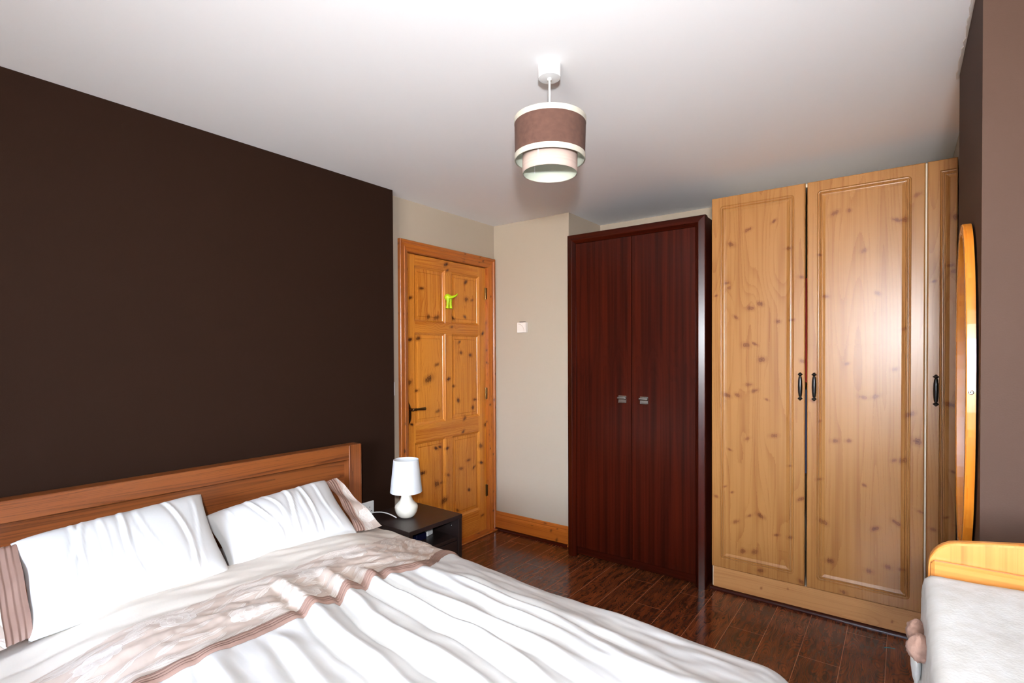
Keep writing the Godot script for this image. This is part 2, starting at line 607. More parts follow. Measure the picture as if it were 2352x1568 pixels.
func shell() -> void:
	# floor: a substrate whose orange-brown core shows in the bevelled joints, and laminate planks along x
	var fl := snode("floor", "glossy dark walnut laminate plank floor with fine light joints", "floor")
	var b := mb()
	b.box(Vector3(WX - 0.15, -0.12, -2.7), Vector3(3.85, -0.0007, 1.6))
	obj("substrate", b, M.subfloor, fl)
	var joints := {-1.325: 2.962, -1.166: 2.688, -0.689: 2.73, -0.371: 2.646, -0.212: 3.008, -0.053: 2.2, -0.53: 1.9, -0.848: 3.6, -1.007: 1.7, -1.484: 2.25, -1.643: 2.55}
	var variants := {}
	var row := 0
	var z := -2.597
	while z < 1.5:
		var cut := 2.1 + fmod(row * 0.47, 1.2)
		for k in joints:
			if absf(k - z) < 0.03:
				cut = joints[k]
		var xs := []
		var x: float = cut
		while x > WX:
			x -= 1.25
		while x < 3.75:
			xs.append(x)
			x += 1.25
		for x0 in xs:
			var a: float = maxf(x0, WX)
			var e: float = minf(x0 + 1.25, 3.75)
			if e - a < 0.03:
				continue
			b = mb(Vector3.RIGHT, Vector2(0.16, 1.25), Vector2(-z / 0.16 + 0.01, -x0 / 1.25))
			b.box(Vector3(a + 0.0012, -0.008, z + 0.0012), Vector3(e - 0.0012, 0.0, z + 0.1578), 0.0006)
			obj("plank", b, M["floor%d" % ((row * 2 + int(x0 * 7 + 40)) % 3)], fl)
		z += 0.159
		row += 1
	slab("ceiling", [[Vector3(WX - 0.15, H, -2.7), Vector3(3.85, H + 0.12, 1.6)]], M.ceiling, "smooth white painted ceiling", "ceiling")
	slab("wall_left", [[Vector3(WX - 0.15, 0, -2.75), Vector3(2.119, H, -2.458)]], M.dark_wall, "dark chocolate brown wall behind the headboard")
	slab("wall_door_side", [
		[Vector3(2.119, 0, -2.75), Vector3(2.262, H, -2.541)], [Vector3(3.13, 0, -2.75), Vector3(3.32, H, -2.541)],
		[Vector3(2.262, 2.045, -2.75), Vector3(3.13, H, -2.541)], [Vector3(2.262, 0, -2.80), Vector3(3.13, 2.045, -2.75)]], M.beige, "beige wall strip around the pine door")
	slab("wall_back", [[Vector3(3.195, 0, -2.541), Vector3(3.32, H, -1.872)], [Vector3(3.32, 0, -2.0), Vector3(3.672, H, -1.872)]], M.beige, "beige wall with skirting between door and dark wardrobe")
	slab("wall_alcove", [[Vector3(3.672, 0, -2.0), Vector3(3.85, H, 0.32)]], M.beige, "beige back wall above and behind the wardrobes")
	slab("wall_right", [[Vector3(1.778, 0, 0.16), Vector3(2.456, H, 1.6)]], M.brown_wall, "brown painted projecting wall at the right edge")
	slab("wall_right_recess", [[Vector3(2.456, 0, 0.202), Vector3(3.672, H, 0.32)]], M.beige, "shaded wall strip above the narrow pine door")
	slab("wall_right_far", [[Vector3(WX - 0.15, 0, 1.45), Vector3(1.778, H, 1.6)]], M.brown_wall, "brown side wall right of the viewer")
	# window wall behind the viewer
	var wz0 := -0.75
	var wz1 := 1.38
	var wy0 := 0.85
	var wy1 := 2.20
	slab("wall_window", [
		[Vector3(WX - 0.2, 0, -2.458), Vector3(WX, wy0, 1.45)], [Vector3(WX - 0.2, wy1, -2.458), Vector3(WX, H, 1.45)],
		[Vector3(WX - 0.2, wy0, -2.458), Vector3(WX, wy1, wz0)], [Vector3(WX - 0.2, wy0, wz1), Vector3(WX, wy1, 1.45)]], M.beige, "beige wall with the window behind the viewer")
	var win := snode("window_1", "white framed window behind the viewer", "window")
	b = mb()
	var wm2 := (wz0 + wz1) / 2
	for k in [[wz0, wy0, wz1, wy0 + 0.07], [wz0, wy1 - 0.07, wz1, wy1], [wz0, wy0, wz0 + 0.06, wy1], [wz1 - 0.06, wy0, wz1, wy1], [wm2 - 0.035, wy0, wm2 + 0.035, wy1]]:
		b.box(Vector3(WX - 0.15, k[1], k[0]), Vector3(WX - 0.09, k[3], k[2]), 0.004)
	obj("window_frame", b, M.white_plastic, win)
	for k in [[wz0 + 0.06, wm2 - 0.035], [wm2 + 0.035, wz1 - 0.06]]:
		b = mb()
		b.box(Vector3(WX - 0.122, wy0 + 0.07, k[0]), Vector3(WX - 0.118, wy1 - 0.07, k[1]))
		obj("pane", b, M.glass, win)
	b = mb()
	b.box(Vector3(WX - 0.09, wy0 - 0.03, wz0 - 0.03), Vector3(WX + 0.05, wy0, wz1 + 0.03), 0.005)
	obj("window_sill", b, M.white_plastic, win)
	# pine skirting with a moulded top on the beige wall, dark scotia at its foot
	b = mb(Vector3(0, 0, 1), Vector2(0.28, 2.2), Vector2(0.1, 0.3))
	var pr := [[0.0, 0.018], [0.0, 0.018], [0.016, 0.106], [0.010, 0.114], [0.013, 0.121], [0.006, 0.134], [0.0, 0.140]]
	pr[0] = [0.018, 0.0]
	pr[1] = [0.018, 0.100]
	for k in pr.size() - 1:
		b.quad(Vector3(3.195 - pr[k][0], pr[k][1], -2.541), Vector3(3.195 - pr[k][0], pr[k][1], -1.872), Vector3(3.195 - pr[k + 1][0], pr[k + 1][1], -1.872), Vector3(3.195 - pr[k + 1][0], pr[k + 1][1], -2.541), Vector3(-1, 0.4, 0))
	for zz in [-2.541, -1.872]:
		for k in pr.size() - 1:
			b.tri(Vector3(3.195, 0, zz), Vector3(3.195 - pr[k][0], pr[k][1], zz), Vector3(3.195 - pr[k + 1][0], pr[k + 1][1], zz), Vector3(0, 0, 1 if zz > -2 else -1))
	struct(obj("baseboard_back", b, M.pine), "varnished orange pine skirting board with moulded top", "skirting")
	quarter_round("trim_1", Vector3(3.177, 0, -2.535), Vector3(3.177, 0, -1.875), "dark quarter round strip at foot of pine skirting")
	quarter_round("trim_2", Vector3(3.108, 0, -0.885), Vector3(3.108, 0, 0.15), "dark quarter round strip at foot of pine wardrobe plinth")
	# flaking caulk where the ceiling meets the projecting wall
	b = mb()
	var px := 1.80
	var prev := 0.006
	while px < 2.45:
		var nx := px + rng.randf_range(0.012, 0.05)
		var wd := rng.randf_range(0.003, 0.011)
		b.quad(Vector3(px, H - 0.002, 0.161), Vector3(nx, H - 0.002, 0.161), Vector3(nx, H - 0.004, 0.16 - wd), Vector3(px, H - 0.004, 0.16 - prev), Vector3.DOWN)
		b.quad(Vector3(px, H - 0.004, 0.16 - prev), Vector3(nx, H - 0.004, 0.16 - wd), Vector3(nx, H, 0.159 - wd), Vector3(px, H, 0.159 - prev), Vector3(0, 0, -1))
		prev = wd
		px = nx
	struct(obj("trim_3", b, M.plaster), "flaking plaster edge between ceiling and projecting brown wall", "trim")

func quarter_round(nm: String, a: Vector3, c: Vector3, label: String) -> void:
	var b := mb(Vector3(0, 0, 1), Vector2(0.5, 2.2))
	var rows := []
	for k in 7:
		var th := PI / 2 * k / 6.0
		rows.append(PackedVector3Array([a + Vector3(-0.017 * cos(th), 0.019 * sin(th), 0), c + Vector3(-0.017 * cos(th), 0.019 * sin(th), 0)]))
	b.grid(rows, false, true)
	struct(obj(nm, b, M.mahogany), label, "trim")

# ------------------------------------------------------------------ pine door
func room_door() -> void:
	const K := 1.01265
	var X := func(k: float) -> float: return (2.288 + k) * K
	var Y := func(k: float) -> float: return 1.36 + (0.64 - k) * K
	var pieces := []
	# [x0, y0, x1, y1, lies, tone, seed]
	pieces.append([0.0, 0.0, 0.075, 2.0, false, 0.05, 1])
	pieces.append([0.70, 0.0, 0.80, 2.0, false, 0.10, 2])
	pieces.append([0.075, 0.0, 0.70, 0.085, true, 0.18, 3])
	pieces.append([0.075, 0.42, 0.70, 0.516, true, 0.22, 4])
	pieces.append([0.075, 1.093, 0.70, 1.232, true, 0.25, 5])
	pieces.append([0.075, 1.79, 0.70, 2.0, true, 0.12, 6])
	var rows := [[0.085, 0.42], [0.516, 1.093], [1.232, 1.79]]
	var sd := 7
	for r in rows:
		pieces.append([0.335, r[0], 0.43, r[1], false, 0.06, sd])
		sd += 1
		for c in [[0.075, 0.335], [0.43, 0.70]]:
			var x: float = c[0]
			while x < c[1] - 0.001:       # panels glued up from narrow strips
				var x2: float = minf(x + rng.randf_range(0.045, 0.085), c[1])
				if c[1] - x2 < 0.03:
					x2 = c[1]
				pieces.append([x, r[0], x2, r[1], false, rng.randf_range(-0.14, 0.16), sd])
				sd += 1
				x = x2
	var list := [[0.033,0.281,1],[0.026,0.549,1],[0.018,0.824,1],[0.036,1.093,1],[0.138,0.21,2],[0.28,0.394,2],[0.205,0.394,1],[0.574,0.125,1],[0.581,0.248,2],[0.644,0.249,1],[0.443,0.391,2],[0.564,0.375,1],[0.381,0.816,1],[0.441,0.869,1],[0.202,0.808,4],[0.277,0.714,1],[0.109,0.539,1],[0.089,0.881,1],[0.285,1.031,2],[0.518,0.634,1],[0.622,0.651,1],[0.672,0.98,2],[0.506,0.557,1],[0.49,0.973,1],[0.645,1.038,1],[0.548,1.107,1],[0.531,1.2,1],[0.416,0.455,1],[0.751,0.491,1],[0.725,1.331,1],[0.78,1.178,1],[0.74,1.855,1],[0.265,1.281,1],[0.302,1.278,1],[0.27,1.525,2],[0.137,1.427,2],[0.597,1.417,1],[0.516,1.464,2],[0.655,1.48,1],[0.601,1.636,1],[0.365,1.295,1],[0.371,1.482,1],[0.316,1.526,1],[0.732,1.457,1],[0.376,0.063,1],[0.364,0.024,1],[0.338,1.655,2],[0.471,1.753,1]]
	var dm := mat(Color(0.93, 0.91, 0.86), 0.26, 0.0, wood(448, 1120, 0.80, 2.0, Color(0.86, 0.55, 0.20), Color(0.62, 0.30, 0.06), 70.0, 6.0, 0.42, 0.4, 0.5, knotset(list, 0.011, 0.0155, 1.0), Color(0.17, 0.055, 0.015), pieces, 0.3))
	var root := snode("door_1", "varnished knotty pine six panel door in beige wall", "door")
	var pl := [Vector3(X.call(0.0), Y.call(0.0), 0), Vector3(1.0 / (0.80 * K), 0, 0), Vector3(0, -1.0 / (2.0 * K), 0)]
	var zf := -2.562
	var add := func(nm: String, x0: float, y0: float, x1: float, y1: float) -> void:
		var b := mb()
		b.plane = pl
		b.box(Vector3(X.call(x0), Y.call(y1), zf - 0.038), Vector3(X.call(x1), Y.call(y0), zf))
		obj(nm, b, dm, root)
	add.call("stile", 0.0, 0.0, 0.066, 1.976)
	add.call("stile", 0.715, 0.0, 0.80, 1.976)
	for r in [[0.0, 0.069], [0.432, 0.503], [1.106, 1.218], [1.803, 1.976]]:
		add.call("rail", 0.066, r[0], 0.715, r[1])
	var rr := [[0.069, 0.432], [0.503, 1.106], [1.218, 1.803]]
	for r in rr:
		add.call("mullion", 0.352, r[0], 0.418, r[1])
		for c in [[0.066, 0.352], [0.418, 0.715]]:
			# raised and fielded panel: sloped sticking, flat margin, groove, field
			var b := mb()
			b.plane = pl
			var o := Vector3(0, 0, zf)
			var path := [Vector2(X.call(c[0]), Y.call(r[0])), Vector2(X.call(c[1]), Y.call(r[0])), Vector2(X.call(c[1]), Y.call(r[1])), Vector2(X.call(c[0]), Y.call(r[1]))]
			var prof := [[0.0, 0.0], [0.002, -0.002], [0.014, -0.011], [0.016, -0.014], [0.036, -0.011], [0.037, -0.014], [0.039, -0.009]]
			b.mould(o, Vector3.RIGHT, Vector3.UP, Vector3.BACK, path, prof, true, (path[0] + path[2]) / 2)
			var x0: float = path[0].x + 0.039
			var x1: float = path[1].x - 0.039
			var y1: float = path[0].y - 0.039
			var y0: float = path[2].y + 0.039
			b.quad(Vector3(x0, y0, zf - 0.009), Vector3(x1, y0, zf - 0.009), Vector3(x1, y1, zf - 0.009), Vector3(x0, y1, zf - 0.009), Vector3.BACK)
			obj("panel", b, dm, root)
	# lining and threshold
	var b := mb(Vector3.UP, Vector2(0.28, 2.2), Vector2(0.4, 0.02))
	b.box(Vector3(2.262, 0, -2.72), Vector3(2.312, 2.045, -2.541), 0.002)
	obj("jamb", b, M.pine, root)
	b = mb(Vector3.UP, Vector2(0.28, 2.2), Vector2(0.7, 0.03))
	b.box(Vector3(3.128, 0, -2.72), Vector3(3.13, 2.045, -2.541))
	b.box(Vector3(3.116, 0, -2.72), Vector3(3.13, 2.045, -2.541), 0.001)
	obj("jamb", b, M.pine, root)
	b = mb(Vector3.RIGHT, Vector2(0.28, 2.2), Vector2(0.2, 0.3))
	b.box(Vector3(2.312, 2.012, -2.72), Vector3(3.116, 2.045, -2.541), 0.001)
	obj("head_lining", b, M.pine, root)
	b = mb(Vector3.RIGHT, Vector2(0.28, 2.2), Vector2(0.5, 0.2))
	b.box(Vector3(2.312, 0, -2.72), Vector3(3.19, 0.012, -2.49), 0.004)
	obj("threshold", b, M.pine, root)
	# architrave swept round the opening with mitred corners
	b = mb(Vector3.UP, Vector2(0.28, 2.2), Vector2(0.05, 0.02))
	var ap := [Vector2(2.228, 0.0), Vector2(2.228, 2.083), Vector2(3.186, 2.083), Vector2(3.186, 0.0)]
	var aprof := [[0.0, 0.0], [0.0, 0.020], [0.004, 0.024], [0.018, 0.024], [0.024, 0.017], [0.040, 0.015], [0.044, 0.018], [0.052, 0.013], [0.066, 0.009], [0.070, 0.006], [0.070, 0.0]]
	b.mould(Vector3(0, 0, -2.541), Vector3.RIGHT, Vector3.UP, Vector3.BACK, ap, aprof, false, Vector2(2.7, 0.9))
	var ar := obj("trim_4", b, M.pine)
	struct(ar, "varnished pine architrave moulding around the door", "door frame")
	# brass lever handle on a long plate
	var hx := 2.325
	var hy := 0.972
	var hn := Node3D.new()
	hn.name = "handle"
	root.add_child(hn, true)
	b = mb()
	b.lathe(Vector3(hx, hy, zf), Vector3.BACK, [[0.0, 0.008], [0.55, 0.008], [0.85, 0.006], [1.0, 0.0]], 32)
	for i in b.v.size():     # squeeze the disc into a slim pointed plate
		var p := b.v[i] - Vector3(hx, hy, 0)
		var k := 1.0 - 0.25 * smooth(0.6, 1.0, absf(p.y))
		b.v[i] = Vector3(hx + clampf(p.x, -0.75, 0.75) * 0.029 * k, hy + p.y * 0.074, p.z)
	obj("plate", b, M.brass, hn)
	b = mb()
	b.lathe(Vector3(hx, hy + 0.028, zf + 0.006), Vector3.BACK, [[0.013, 0.0], [0.011, 0.006], [0.009, 0.03], [0.010, 0.046], [0.0, 0.048]], 16)
	b.tube([Vector3(hx, hy + 0.028, zf + 0.044), Vector3(hx + 0.03, hy + 0.028, zf + 0.046), Vector3(hx + 0.035, hy + 0.028, zf + 0.046), Vector3(hx + 0.07, hy + 0.028, zf + 0.046), Vector3(hx + 0.108, hy + 0.027, zf + 0.045), Vector3(hx + 0.112, hy + 0.027, zf + 0.045)], [0.008, 0.010, 0.007, 0.0085, 0.0105, 0.007], 14)
	obj("lever", b, M.brass, hn)
	for hh in [1.815, 1.055, 0.312]:
		b = mb()
		b.tube([Vector3(3.108, hh - 0.044, zf + 0.007), Vector3(3.108, hh + 0.044, zf + 0.007)], 0.0065, 10)
		b.box(Vector3(3.112, hh - 0.042, zf), Vector3(3.1165, hh + 0.042, zf + 0.016))
		obj("hinge", b, M.brass, root)
	# lime green hook in the shape of a dog's hindquarters
	b = mb()
	var c := Vector3(2.686, 1.752, zf + 0.014)
	var sph := []
	for i in 11:
		sph.append([0.030 * sin(PI * i / 10.0), -0.030 * cos(PI * i / 10.0)])
	b.lathe(c, Vector3.BACK, sph, 20)
	b.tube([c + Vector3(-0.008, -0.005, 0.012), c + Vector3(-0.010, -0.04, 0.010), c + Vector3(-0.010, -0.07, 0.006), c + Vector3(-0.012, -0.088, 0.006), c + Vector3(-0.013, -0.094, 0.006)], [0.019, 0.012, 0.010, 0.015, 0.016], 14)
	b.tube([c + Vector3(0.016, -0.005, 0.012), c + Vector3(0.022, -0.04, 0.010), c + Vector3(0.028, -0.07, 0.006), c + Vector3(0.029, -0.088, 0.006), c + Vector3(0.028, -0.094, 0.006)], [0.018, 0.012, 0.010, 0.014, 0.016], 14)
	b.tube([c + Vector3(-0.006, -0.002, 0.018), c + Vector3(0.022, 0.002, 0.034), c + Vector3(0.042, 0.010, 0.044), c + Vector3(0.058, 0.022, 0.05), c + Vector3(0.066, 0.034, 0.052)], [0.018, 0.011, 0.0085, 0.006, 0.002], 14)
	for i in b.v.size():
		b.v[i] = c + (b.v[i] - c) * 0.82
	tag(obj("door_hook", b, M.lime), "lime green dog rear shaped hook on pine door", "hook")

# ------------------------------------------------------------------ mahogany wardrobe
func mahogany_wardrobe() -> void:
	var root := thing("dark_wardrobe", "dark mahogany two door wardrobe with square silver pulls", "wardrobe")
	var z0 := -1.806
	var z1 := -0.900
	var yt := 2.144
	var xf := 3.052
	# frame: ridged moulding, wide outer facet and narrow inner facet
	var b := mb(Vector3.UP, Vector2(0.5, 2.2), Vector2(0.2, 0.01))
	var path := [Vector2(z0, 0.0), Vector2(z0, yt), Vector2(z1, yt), Vector2(z1, 0.0)]
	var pr := [[0.0, -0.05], [0.0, -0.012], [0.004, -0.009], [0.036, 0.0], [0.040, -0.001], [0.058, -0.022], [0.058, -0.05]]
	b.mould(Vector3(xf, 0, 0), Vector3(0, 0, 1), Vector3.UP, Vector3.LEFT, path, pr, false, Vector2(-1.35, 0.8))
	for s in [[z0, z0 + 0.058], [z1 - 0.058, z1]]:
		b.quad(Vector3(xf + 0.05, 0.001, s[0]), Vector3(xf + 0.05, 0.001, s[1]), Vector3(xf + 0.012, 0.001, s[1]), Vector3(xf + 0.012, 0.001, s[0]), Vector3.DOWN)
	obj("face_frame", b, M.mahogany, root)
	for s in [[z0 + 0.004, z0 + 0.024], [z1 - 0.024, z1 - 0.004]]:
		b = mb(Vector3.UP, Vector2(0.5, 2.2), Vector2(0.6, 0.01))
		b.box(Vector3(xf + 0.05, 0.0, s[0]), Vector3(3.60, yt - 0.004, s[1]))
		obj("side_panel", b, M.mahogany, root)
	b = mb(Vector3(0, 0, 1), Vector2(0.5, 2.2))
	b.box(Vector3(xf + 0.05, yt - 0.024, z0 + 0.024), Vector3(3.60, yt - 0.004, z1 - 0.024))
	obj("top_panel", b, M.mahogany, root)
	b = mb(Vector3.UP, Vector2(0.5, 2.2))
	b.box(Vector3(3.588, 0.03, z0 + 0.024), Vector3(3.60, yt - 0.024, z1 - 0.024))
	obj("back_panel", b, M.mahogany, root)
	b = mb(Vector3(0, 0, 1), Vector2(0.5, 2.2), Vector2(0.3, 0.95))
	b.box(Vector3(xf + 0.030, 0.015, z0 + 0.058), Vector3(xf + 0.055, 0.064, z1 - 0.058), 0.002)
	obj("bottom_rail", b, M.mahogany, root)
	for d in [[z0 + 0.0595, -1.3535, 0.0, -1.395], [-1.3505, z1 - 0.0595, 0.45, -1.303 + 0.034]]:
		b = mb(Vector3.UP, Vector2(0.5, 2.2), Vector2(d[2], 0.01))
		b.box(Vector3(xf + 0.020, 0.066, d[0]), Vector3(xf + 0.040, 2.084, d[1]), 0.0015)
		var door := obj("door", b, M.mahogany, root)
		var hz: float = -1.413 if d[2] < 0.1 else -1.270
		b = mb()
		var x := xf + 0.020
		b.box(Vector3(x - 0.007, 1.044, hz - 0.027), Vector3(x, 1.090, hz + 0.027), 0.002)
		b.tube([Vector3(x - 0.014, 1.075, hz - 0.027), Vector3(x - 0.014, 1.075, hz + 0.027)], 0.0085, 14)
		b.box(Vector3(x - 0.013, 1.045, hz - 0.025), Vector3(x - 0.005, 1.051, hz + 0.025), 0.002)
		obj("handle", b, M.steel, door)

# ------------------------------------------------------------------ pine wardrobe
func rounded_rect(x0: float, y0: float, x1: float, y1: float, r: float) -> Array:
	var o := []
	for c in [[x1 - r, y1 - r, 0.0], [x0 + r, y1 - r, PI / 2], [x0 + r, y0 + r, PI], [x1 - r, y0 + r, 3 * PI / 2]]:
		for k in 6:
			var a: float = c[2] + PI / 2 * k / 5.0
			o.append(Vector2(c[0] + r * cos(a), c[1] + r * sin(a)))
	return o

func panel_door(z0: float, z1: float, y0: float, y1: float, m: Material, pw: float, root: Node3D, cut := false) -> MeshInstance3D:
	var xf := 3.094
	var b := mb()
	b.plane = [Vector3(xf, y1, z0), Vector3(0, 0, 1.0 / pw), Vector3(0, -1.0 / (y1 - y0), 0)]
	b.box(Vector3(xf + 0.006, y0, z0), Vector3(xf + 0.020, y1, z1))
	# softened edge, flat border, routed double bead, flat field
	var e := 0.005
	var rect := [Vector2(z0, y0), Vector2(z0, y1), Vector2(z1, y1), Vector2(z1, y0)]
	b.mould(Vector3(xf, 0, 0), Vector3(0, 0, 1), Vector3.UP, Vector3.LEFT, rect, [[0.0, -0.006], [0.0015, -0.002], [e, 0.0]], true, Vector2((z0 + z1) / 2, (y0 + y1) / 2))
	var mz := 0.045
	var zr: float = z1 - mz - 0.006 if not cut else z0 + 0.42
	var path := rounded_rect(z0 + mz, y0 + 0.05, zr, y1 - 0.05, 0.018)
	var prof := [[0.0, 0.0], [0.004, -0.0055], [0.007, -0.006], [0.010, -0.001], [0.013, -0.0008], [0.016, -0.006], [0.019, -0.0055], [0.022, -0.0005], [0.025, -0.0012], [0.036, -0.0058]]
	var box2 := Vector2(z1 - e, z0 + e)
	if not cut:
		var inner := rounded_rect(z0 + e, y0 + e, z1 - e, y1 - e, 0.0)
		for i in path.size():
			var j := (i + 1) % path.size()
			var a: Vector2 = path[i]
			var c: Vector2 = path[j]
			var d: Vector2 = inner[j]
			var f: Vector2 = inner[i]
			b.quad(Vector3(xf, a.y, a.x), Vector3(xf, c.y, c.x), Vector3(xf, d.y, d.x), Vector3(xf, f.y, f.x), Vector3.LEFT)
		b.mould(Vector3(xf, 0, 0), Vector3(0, 0, 1), Vector3.UP, Vector3.LEFT, path, prof, true, Vector2((z0 + zr) / 2, (y0 + y1) / 2))
		var q := 0.0355
		b.quad(Vector3(xf + 0.0058, y0 + 0.05 + q, z0 + mz + q), Vector3(xf + 0.0058, y0 + 0.05 + q, zr - q), Vector3(xf + 0.0058, y1 - 0.05 - q, zr - q), Vector3(xf + 0.0058, y1 - 0.05 - q, z0 + mz + q), Vector3.LEFT)
	else:
		# narrow leaf beside the wall: only the left run of the moulding and its returns fit
		var ze := z1 - e
		var zl := z0 + mz
		var yb := y0 + 0.05
		var yu := y1 - 0.05
		b.quad(Vector3(xf, y0 + e, z0 + e), Vector3(xf, y0 + e, zl), Vector3(xf, y1 - e, zl), Vector3(xf, y1 - e, z0 + e), Vector3.LEFT)
		b.quad(Vector3(xf, yu, zl), Vector3(xf, yu, ze), Vector3(xf, y1 - e, ze), Vector3(xf, y1 - e, zl), Vector3.LEFT)
		b.quad(Vector3(xf, y0 + e, zl), Vector3(xf, y0 + e, ze), Vector3(xf, yb, ze), Vector3(xf, yb, zl), Vector3.LEFT)
		b.mould(Vector3(xf, 0, 0), Vector3(0, 0, 1), Vector3.UP, Vector3.LEFT, [Vector2(ze, yb), Vector2(zl, yb), Vector2(zl, yu), Vector2(ze, yu)], prof, false, Vector2(ze + 0.2, (y0 + y1) / 2))
		var q := 0.0355
		b.quad(Vector3(xf + 0.0058, yb + q, zl + q), Vector3(xf + 0.0058, yb + q, ze), Vector3(xf + 0.0058, yu - q, ze), Vector3(xf + 0.0058, yu - q, zl + q), Vector3.LEFT)
	return obj("door", b, m, root)

func pull_handle(z: float, y: float, parent: Node3D) -> void:
	var b := mb()
	var x := 3.068
	var c := Vector3(x, y, z)
	var pr := [[0.0, -0.074], [0.003, -0.071], [0.011, -0.064], [0.012, -0.061], [0.006, -0.057], [0.004, -0.053], [0.007, -0.050], [0.0095, -0.03], [0.0105, 0.0], [0.0095, 0.03], [0.007, 0.050], [0.004, 0.053], [0.006, 0.057], [0.012, 0.061], [0.011, 0.064], [0.003, 0.071], [0.0, 0.074]]
	b.lathe(c, Vector3.UP, pr, 18)
	for s in [-1.0, 1.0]:
		b.tube([c + Vector3(0, s * 0.061, 0), c + Vector3(0.026, s * 0.061, 0)], 0.006, 10)
	obj("handle", b, M.black_iron, parent)

func pine_wardrobe() -> void:
	var d1 := [[0.193,0.199],[0.103,0.268],[0.32,0.173],[0.391,0.326],[0.08,0.483],[0.0925,0.51],[0.024,0.55],[0.127,0.675],[0.203,0.63],[0.256,0.609],[0.343,0.708],[0.406,0.703],[0.453,0.483],[0.181,0.832],[0.229,0.827],[0.263,0.912],[0.457,0.919],[0.08,1.112],[0.138,1.11],[0.196,1.05],[0.226,1.082],[0.286,1.127],[0.322,1.32],[0.189,1.348],[0.096,1.418],[0.4,1.472],[0.072,1.629],[0.109,1.657],[0.024,1.692],[0.453,1.638],[0.128,1.82],[0.2,1.773],[0.257,1.763],[0.337,1.852],[0.401,1.851],[0.167,1.977],[0.227,1.968],[0.257,2.061],[0.453,2.071]]
	var d2 := [[0.121,0.174],[0.183,0.171],[0.371,0.247],[0.399,0.251],[0.243,0.377],[0.45,0.143],[0.055,0.377],[0.081,0.59],[0.401,0.765],[0.299,0.589],[0.174,0.931],[0.367,0.956],[0.241,1.095],[0.291,1.089],[0.426,1.167],[0.057,1.226],[0.124,1.321],[0.182,1.315],[0.454,1.292],[0.368,1.39],[0.398,1.387],[0.247,1.527],[0.057,1.523],[0.073,1.74],[0.376,1.688],[0.293,1.732],[0.103,1.934],[0.269,1.946],[0.343,1.908],[0.396,1.907],[0.163,2.076],[0.026,1.122],[0.466,1.618]]
	var cl := Color(0.77, 0.545, 0.315)
	var cd := Color(0.62, 0.385, 0.18)
	var kc := Color(0.40, 0.18, 0.07)
	var mats := []
	for k in [d1, d2]:
		mats.append(mat(Color(0.833, 0.824, 0.796), 0.3, 0.0, wood(320, 1344, 0.48, 2.095, cl, cd, 22.0, 7.0, 0.4, 0.35, 0.75, knotset(k, 0.0075, 0.0155, 0.9), kc, [[0.0, 0.0, 0.48, 2.095, false, 0.05, 3 if k == d1 else 6]], 0.26)))
	for m in mats:
		m.metallic_specular = 0.42
	var root := thing("pine_wardrobe", "tall knotty pine fitted wardrobe with black handles and plinth", "wardrobe")
	var zl := -0.876
	var zr := 0.198
	var y0 := 0.137
	var y1 := 2.232
	for k in [[zl + 0.002, zl + 0.018], [0.080, 0.096], [zr - 0.016, zr]]:
		var b := mb(Vector3.UP, Vector2(0.2, 1.1))
		b.box(Vector3(3.115, 0.02, k[0]), Vector3(3.66, y1 - 0.001, k[1]))
		obj("side_panel", b, M.cream, root)
	var b := mb()
	b.box(Vector3(3.115, y1 - 0.018, zl + 0.018), Vector3(3.66, y1 - 0.001, 0.080))
	b.box(Vector3(3.115, y1 - 0.018, 0.096), Vector3(3.66, y1 - 0.001, zr - 0.016))
	obj("top_panel", b, M.cream, root)
	b = mb()
	b.box(Vector3(3.65, 0.14, zl + 0.018), Vector3(3.66, y1 - 0.018, zr - 0.016))
	obj("back_panel", b, M.cream, root)
	b = mb()
	b.box(Vector3(3.115, 0.118, zl + 0.018), Vector3(3.65, 0.136, 0.080))
	obj("floor_panel", b, M.cream, root)
	b = mb(Vector3(0, 0, 1), Vector2(0.2, 1.1), Vector2(0.0, 0.85))
	b.box(Vector3(3.108, 0.0, zl + 0.008), Vector3(3.122, 0.133, zr), 0.001)
	obj("plinth", b, M.plinth, root)
	var a := panel_door(-0.875, -0.405, y0, y1, mats[0], 0.48, root)
	pull_handle(-0.423, 1.182, a)
	var c := panel_door(-0.396, 0.084, y0, y1, mats[1], 0.48, root)
	pull_handle(-0.360, 1.182, c)
	var d := panel_door(0.091, zr, y0, y1, mats[0], 0.48, root, true)
	pull_handle(0.124, 1.182, d)
	# clothes seen through the slit between the doors
	for g in [[1.20, 1.75, Color(0.55, 0.05, 0.04), -0.40, "red garment hanging inside the pine wardrobe behind door gap"], [0.72, 1.16, Color(0.16, 0.22, 0.33), -0.42, "dark blue garment hanging low inside pine wardrobe behind gap"]]:
		b = mb()
		var rows := []
		for i in 13:
			var row := PackedVector3Array()
			for j in 24:
				var an := TAU * j / 24.0
				var w := 0.05 + 0.006 * sin(an * 5 + i)
				row.append(Vector3(3.30 + 0.16 * cos(an) * (0.85 + 0.15 * i / 12.0), lerpf(g[1], g[0], i / 12.0), g[3] + w * sin(an)))
			rows.append(row)
		b.grid(rows, true, true)
		tag(obj("garment", b, mat(g[2], 0.9)), g[4], "garment")

# ------------------------------------------------------------------ bed
const BA := 0.031154
func bp(s: float, y: float, t: float) -> Vector3:    # s from the bed's right side leftwards, t from the headboard's face towards the foot
	return Vector3(1.763, 0, -2.305) + Vector3(-cos(BA), 0, -sin(BA)) * s + Vector3(-sin(BA), 0, cos(BA)) * t + Vector3(0, y, 0)

